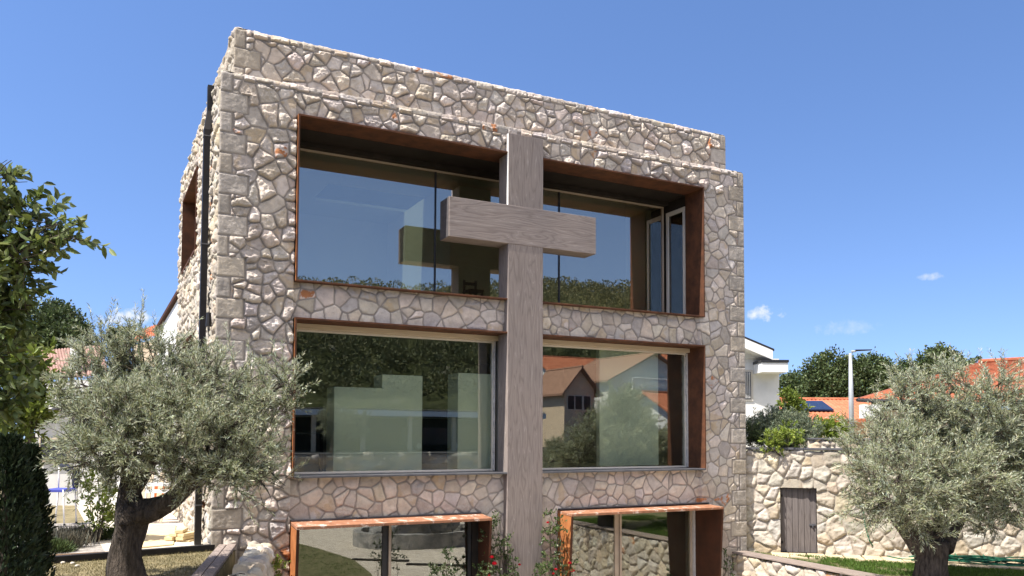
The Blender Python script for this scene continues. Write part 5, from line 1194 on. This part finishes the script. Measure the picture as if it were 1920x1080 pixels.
def hillmat():
    ma, t, b = mat('wooded_slope', (.05, .07, .02), .95, 0, .1)
    n = noise(t, .16, 9, .75); r = ramp(t, n.outputs[0], [(.38, (.012, .017, .007)), (.5, (.048, .058, .022)), (.72, (.12, .13, .06))])
    n2 = noise(t, .045, 7, .75); r2 = ramp(t, n2.outputs[0], [(.60, (0, 0, 0)), (.68, (1, 1, 1))])
    mx = N(t, 'ShaderNodeMix', data_type='RGBA'); L(t, r2.outputs[0], mx.inputs[0]); L(t, r.outputs[0], mx.inputs[6]); mx.inputs[7].default_value = (.24, .23, .19, 1); L(t, mx.outputs[2], b.inputs['Base Color'])
    n3 = noise(t, .9, 5, .7); bump(t, b, n3.outputs[0], 1, 1.2); return ma
me = np_mesh('hills', V - V.mean(0), qd_.ravel(), np.arange(len(qd_)) * 4, np.full(len(qd_), 4), False)
ho = link('hills', me, hillmat(), None, V.mean(0)); ho['kind'] = 'structure'
ti = RNG.choice(np.nonzero((b_ > -262) & (b_ < -112) & (a_ > -40) & (a_ < 300))[0], 2900, replace=False); tc_ = V[ti]; kk = 95
d_ = unit(RNG.normal(size=(len(ti), kk, 3))); d_[..., 2] = np.abs(d_[..., 2]) * 1.2; rr_ = RNG.uniform(1.6, 3.4, (len(ti), 1, 1)) * (1 + .0 * d_)
pw = (tc_[:, None] + d_ * rr_ + [0, 0, .6]).reshape(-1, 3); qw = (d_ + RNG.normal(0, .5, d_.shape)).reshape(-1, 3)
wo = leaf_obj('far_wood', pw, qw, .58, .42, leaf_mat('wood_leaf', (.075, .085, .036), (.09, .10, .045), .15, .7), None, (.7, 1.4), fold=.1, warm=.08); tag(wo, 'leafy wood covering the slope mirrored in the windows', 'wood', None, 'stuff')
# garden wall at the back of the court, with the carport above
wall_run('rear_garden_wall', [(26, -23.6), (-.6, -23.6)], CZ, .62, 'long rubble wall at the far end of the sunken court behind the camera', .4, 240, .07, (.5, .36), (.05, 'zinc'), step=.09)
cpt = thing('carport', 'long open carport with a pale corrugated roof along the road behind the camera', 'carport', (15, -36, .55))
mb = MB(); xs = np.linspace(6.5, 25.5, 191); V = []
for zz in (0, -.05):
    for y in (-33.5, -39.5):
        for i, x in enumerate(xs): V.append((x, y, (3.15 if y > -35 else 2.75) + .03 * (i % 2) + zz))
k_ = len(xs); mb.add(V, [(i, k_ + i, k_ + i + 1, i + 1) for i in range(k_ - 1)] + [(2 * k_ + i, 2 * k_ + i + 1, 3 * k_ + i + 1, 3 * k_ + i) for i in range(k_ - 1)]); mb.build('roof', M['white'], cpt)
MB().box(6.5, 25.5, -33.55, -33.40, 2.72, 3.06).build('fascia', M['white'], cpt)
for x in np.linspace(7, 25, 7): MB().box(x - .12, x + .12, -34, -33.76, .54, 2.75).build('post', M['cream'], cpt)
MB().box(6.5, 25.5, -39.7, -39.5, .54, 2.7).build('rear_wall', M['soffit'], cpt)
# parked van
def car(name, label, x, y, ma):
    o = thing(name, label, 'car', (x, y, .55)); z = .55; mb = MB()
    prof_ = [(-2.1, .35), (2.05, .35), (2.1, .8), (1.45, .98), (.85, 1.5), (-1.9, 1.55), (-2.1, .9)]
    mb.extrude([(x + a, y - .85, z + c) for a, c in prof_], (0, 1.7, 0)); mb.build('body', ma, o, bevel=.06)
    for (a0, a1) in ((-1.75, -.6), (-.5, .7)): MB().box(x + a0, x + a1, y + .845, y + .862, z + 1.02, z + 1.42).build('side_window', M['solar'], o)
    for a in (-1.3, 1.35):
        for s in (-1, 1): w = MB().tube([(x + a, y + s * .86, z + .32), (x + a, y + s * .68, z + .32)], .32, 18).build('wheel', M['rubber'], o); MB().tube([(x + a, y + s * .875, z + .32), (x + a, y + s * .85, z + .32)], .18, 12).build('rim', M['galv'], w)
    return o
car('parked_car', 'dark car parked in the carport behind the camera', 18.6, -36.5, M['car'])
# houses on the slope
M['tile_faded'] = noisy('dull_tiles', (.26, .15, .10), (.36, .21, .145), 3, .9, .3, .02)
def gable_house(label, c, half, dep, z0, ze, zr, wallm, wins, ang=0, name='hillside_house', rm='tile_orange'):
    o = thing(name, label, 'house', (c[0], c[1], z0)); P_ = pitched(o, c, (math.cos(ang), math.sin(ang)), half, dep, z0, ze, zr, .6, wallm, rm=rm)
    for (a, z, w, h) in wins: facade_window(o, P_, a, dep, z, z + h, w, 'a'); facade_window(o, P_, a, -dep, z, z + h, w, 'a')
    return o, P_
gable_house('broad house with orange roof high on the slope', (49.5, -70), 4.8, 5, .3, 8.6, 11.0, 'house_grey', [(-3, 4.5, 1, 1.3), (2, 4.5, 1, 1.3)], 0)
o, P_ = gable_house('peach house with a steep gable facing the court', (36.8, -50), 2.6, 1.6, .3, 5.9, 7.7, 'cream', [], math.radians(88), rm='tile_faded')
for t_ in (-.8, .1, .9): facade_window(o, P_, 2.6, t_, 3.9, 5.1, .7, 'b')
o, P_ = gable_house('long grey house with white balcony railing', (47.8, -56), 4.5, 5.6, .3, 7.2, 9.9, 'house_grey', [], math.radians(86), rm='tile_faded')
for t_ in (-2.5, .2, 2.6): facade_window(o, P_, 4.5, t_, 5.2, 6.6, .9, 'b')
rl = MB(); a = np.array(P_(5.6, -5.2, 0)); b_ = np.array(P_(5.6, 3.6, 0))
for z in (6.3, 7.2): rl.tube([a + [0, 0, z], b_ + [0, 0, z]], .06, 6)
for t in np.linspace(0, 1, 45): p = a + (b_ - a) * t; rl.box(p[0] - .04, p[0] + .04, p[1] - .03, p[1] + .03, 6.2, 7.2)
rl.build('balcony_railing', M['white_metal'], o)
a = np.array(P_(4.5, -5.2, 6.05)); b_ = np.array(P_(4.5, 3.6, 6.05)); n_ = unit(np.array(P_(6, 0, 0)) - np.array(P_(5, 0, 0))); mb = MB(); mb.hexa([a, b_, b_ + n_ * 1.15, a + n_ * 1.15, a + [0, 0, .15], b_ + [0, 0, .15], b_ + n_ * 1.15 + [0, 0, .15], a + n_ * 1.15 + [0, 0, .15]]); mb.build('balcony_floor', M['house_grey'], o)
gable_house('house with a low orange roof in front of the grey house', (42.5, -41), 3.4, 3, .3, 3.5, 5.2, 'house_grey', [(-1, 1.9, 1, 1.2)], math.radians(-10))
gable_house('tall house with orange roof at the far end of the street', (56, -54), 4, 4, .3, 7.5, 10.2, 'white', [(-2, 5, 1, 1.3), (1, 5, 1, 1.3)], math.radians(5))
# trees between the rear houses and the court
def rear_tree(name, label, x, y, z, r, h, n, ma, size=.2, gr='trees behind the camera'):
    bl_ = [(np.array([x, y, z + h]) + unit(RNG.normal(size=3)) * np.array([r * .55, r * .55, r * .4]), (r * .6,) * 3) for _ in range(6)]
    return crown_tree(name, label, (x, y, z), bl_, n, size, ma, gr)
rear_tree('garden_tree', 'bushy tree at the right end of the carport', 29, -31, .5, 1.5, 1.7, 2400, M['dark_leaf'])
rear_tree('garden_tree', 'tall tree left of the carport', 3, -42, .4, 3.0, 4.5, 3000, M['dark_leaf'])
rear_tree('garden_tree', 'dense tree beyond the low orange roof', 56, -44, .4, 2.6, 3.4, 2600, M['dark_leaf'])
c2 = copy_tree(to, Vector((17.6, -18.5, -.9)), 2.1, .62); c2['label'] = 'olive tree beside the far lawn wall behind the camera'
c3 = copy_tree(to, Vector((23.0, -17.0, -.7)), .6, .74); c3['label'] = 'olive tree on the bank at the end of the retaining wall'
c4_ = copy_tree(tl, Vector((9.5, -27.5, .5)), 1.1, .85); c4_['label'] = 'small olive tree above the long rear wall'
# fountain of rocks in a round stone basin
fo = thing('stone_basin', 'round rubble basin with dark rocks in the gravel court', 'basin', (9.0, -14.5, CZ))
mb = MB(); n_ = 40; ring = [(9.0 + 2.4 * math.cos(t), -14.5 + 1.8 * math.sin(t)) for t in np.linspace(0, 2 * PI, n_, endpoint=False)]
V = []
for (x, y) in ring:
    dx, dy = x - 9.0, y + 14.5
    for (s_, z) in ((1.0, CZ), (1.0, CZ + .5), (.88, CZ + .5), (.88, CZ + .05)): V.append((9.0 + dx * s_, -14.5 + dy * s_, z + (.04 * random.random() if z > CZ + .3 else 0)))
mb.add(V, [(4 * i + j, 4 * ((i + 1) % n_) + j, 4 * ((i + 1) % n_) + j + 1, 4 * i + j + 1) for i in range(n_) for j in range(3)]); mb.build('rim', M['rock'], fo)
def boulder(x, y, z, r, label, sc=(1, 1, 1)):
    mb = MB(); mb.ball((x, y, z), r, 18, 12, sc); v = np.vstack(mb.v); c = np.array([x, y, z]); d = v - c; nz_ = fbm(d[:, 0] / r * 1.5 + x, d[:, 1] / r * 1.5 + d[:, 2] / r * 2, 600, 4) - .5; mb.v = [c + d * (1 + .9 * nz_)[:, None]]
    return tag(mb.build('boulder', M['rock'], None, False), label, 'boulder', 'boulders in the basin')
boulder(8.7, -14.8, CZ + .9, .95, 'largest rock standing in the round basin', (1, .8, 1.3)); boulder(9.9, -14.9, CZ + .6, .7, 'smaller rock leaning on the large one in the basin', (1, 1, 1.1)); boulder(7.7, -14.6, CZ + .4, .5, 'low rock at the near side of the basin')
grass('court_grass', [(0, -3.5), (3.2, -4.6), (4.6, -6.4), (5.3, -8.8), (5.6, -11.5), (5.2, -14.5), (4, -20), (0, -20)], 9000, CZ + .002, .05, .02, M['grass'], 'patch of lawn in the sunken court beside the gravel')
structure('court_lawn', MB().prism([(-.3, -3.5), (3.2, -4.5), (4.7, -6.3), (5.4, -8.8), (5.7, -11.5), (5.3, -14.5), (4.2, -20), (-.4, -20)], CZ, CZ + .015), M['lawn'])
for i, (x, y) in enumerate(((6.4, -11.0), (7.6, -9.4), (9.4, -20.6))):
    sp_ = MB(); sp_.box(x - .9, x + .9, y - .09, y + .09, CZ, CZ + .05); o = sp_.build('timber_sleeper', M['soffit'], None, bevel=.01, org=(x, y, CZ)); o.rotation_euler = (0, 0, math.radians(35)); tag(o, ['dark timber sleeper nearest the basin in the gravel', 'dark timber sleeper in the gravel nearest the house', 'dark timber sleeper at the far side of the basin'][i], 'sleeper')

# ------------------------------------------------------------------ inside the rooms
def cab(x0, x1, y, z0, z1, label, d=.5):
    o = MB().box(x0, x1, y, y + d, z0, z1).build('white_cabinet', M['cabinet'], None, bevel=.008); return tag(o, label, 'cabinet')
def inm(u, v, Y): return atY(u, v, Y)
a = inm(627, 725, .61); b_ = inm(716, 868, .61); cab(a[0], b_[0], .61, .89, a[2], 'low white cabinet behind the left middle window', .5)
a = inm(717, 702, .61); b_ = inm(791, 868, .61); cab(a[0], b_[0], .61, .89, a[2], 'taller white cabinet next to the low one behind the left middle window', .5)
a = inm(859, 699, .61); b_ = inm(924, 868, .61); cab(a[0], b_[0], .61, .89, a[2], 'white cabinet at the right end of the left middle window', .5)
a = inm(1124, 655, .61); b_ = inm(1235, 862, .61); cab(a[0], b_[0], .61, .98, 3.45, 'tall white door leaf behind the right middle window', .12)
k1 = inm(1218, 790, .98); 
for (u, v, i) in ((640, 690, 0), (675, 700, 1), (712, 688, 2)):
    p = inm(u, v, 1.9); o = thing('pendant_lamp', ['bare bulb pendant hanging nearest the left frame', 'lowest bare bulb pendant in the middle of the three', 'bare bulb pendant nearest the cross'][i], 'lamp', tuple(p), 'bare bulb pendants')
    mb = MB(); mb.tube([p + [0, 0, .1], (p[0], p[1], 3.2)], .008, 6); mb.tube(spline([(p[0], p[1], 3.2), (p[0] - .5, p[1] + .1, 3.0), (p[0] - 1.0, p[1] + .2, 2.85)], 12), .008, 6); mb.build('cord', M['black'], o)
    MB().tube([p + [0, 0, .03], p + [0, 0, .11]], .022, 8).build('socket', M['black'], o); MB().ball(p - [0, 0, .03], .055, 10, 8, (1, 1, 1.15)).build('bulb', M['bulb'], o, True)
# table and chair by the left middle window
tb_ = thing('dining_table', 'dark dining table just inside the left middle window', 'table', (1.9, 1.6, .88)); MB().box(1.35, 2.3, 1.2, 2.2, 1.60, 1.64).build('tabletop', M['alu_dark'], tb_, bevel=.005)
for x in (1.42, 2.22):
    for y in (1.27, 2.12): MB().box(x - .03, x + .03, y - .03, y + .03, .885, 1.599).build('leg', M['alu_dark'], tb_)
a = inm(1168, 526, 1.6); b_ = inm(1192, 566, 1.6); mb = MB(); mb.hexa([(a[0], 1.6, b_[2]), (b_[0], 1.6, b_[2] + .06), (b_[0], 1.64, b_[2] + .06), (a[0], 1.64, b_[2]), (a[0], 1.6, a[2] + .0), (b_[0], 1.6, a[2] + .05), (b_[0], 1.64, a[2] + .05), (a[0], 1.64, a[2])]); tag(mb.build('whiteboard', M['cabinet'], None), 'small tilted whiteboard standing inside the upper right window', 'board')

# chair behind the upper left glass
a = inm(881, 552, 1.9); uc = thing('wooden_chair', 'dark wooden chair back standing inside the upper left window', 'chair', (a[0], 1.9, 4.085)); zt_ = inm(881, 526, 1.9)[2]
for dx in (-.13, .13): MB().box(a[0] + dx - .02, a[0] + dx + .02, 1.88, 1.92, 4.085, zt_).build('leg', M['alu_dark'], uc); MB().box(a[0] + dx - .02, a[0] + dx + .02, 1.56, 1.60, 4.085, 4.53).build('leg', M['alu_dark'], uc)
MB().box(a[0] - .16, a[0] + .16, 1.55, 1.93, 4.531, 4.56).build('seat', M['alu_dark'], uc)
MB().box(a[0] - .108, a[0] + .108, 1.885, 1.915, zt_ - .10, zt_ - .04).build('backrest', M['alu_dark'], uc)
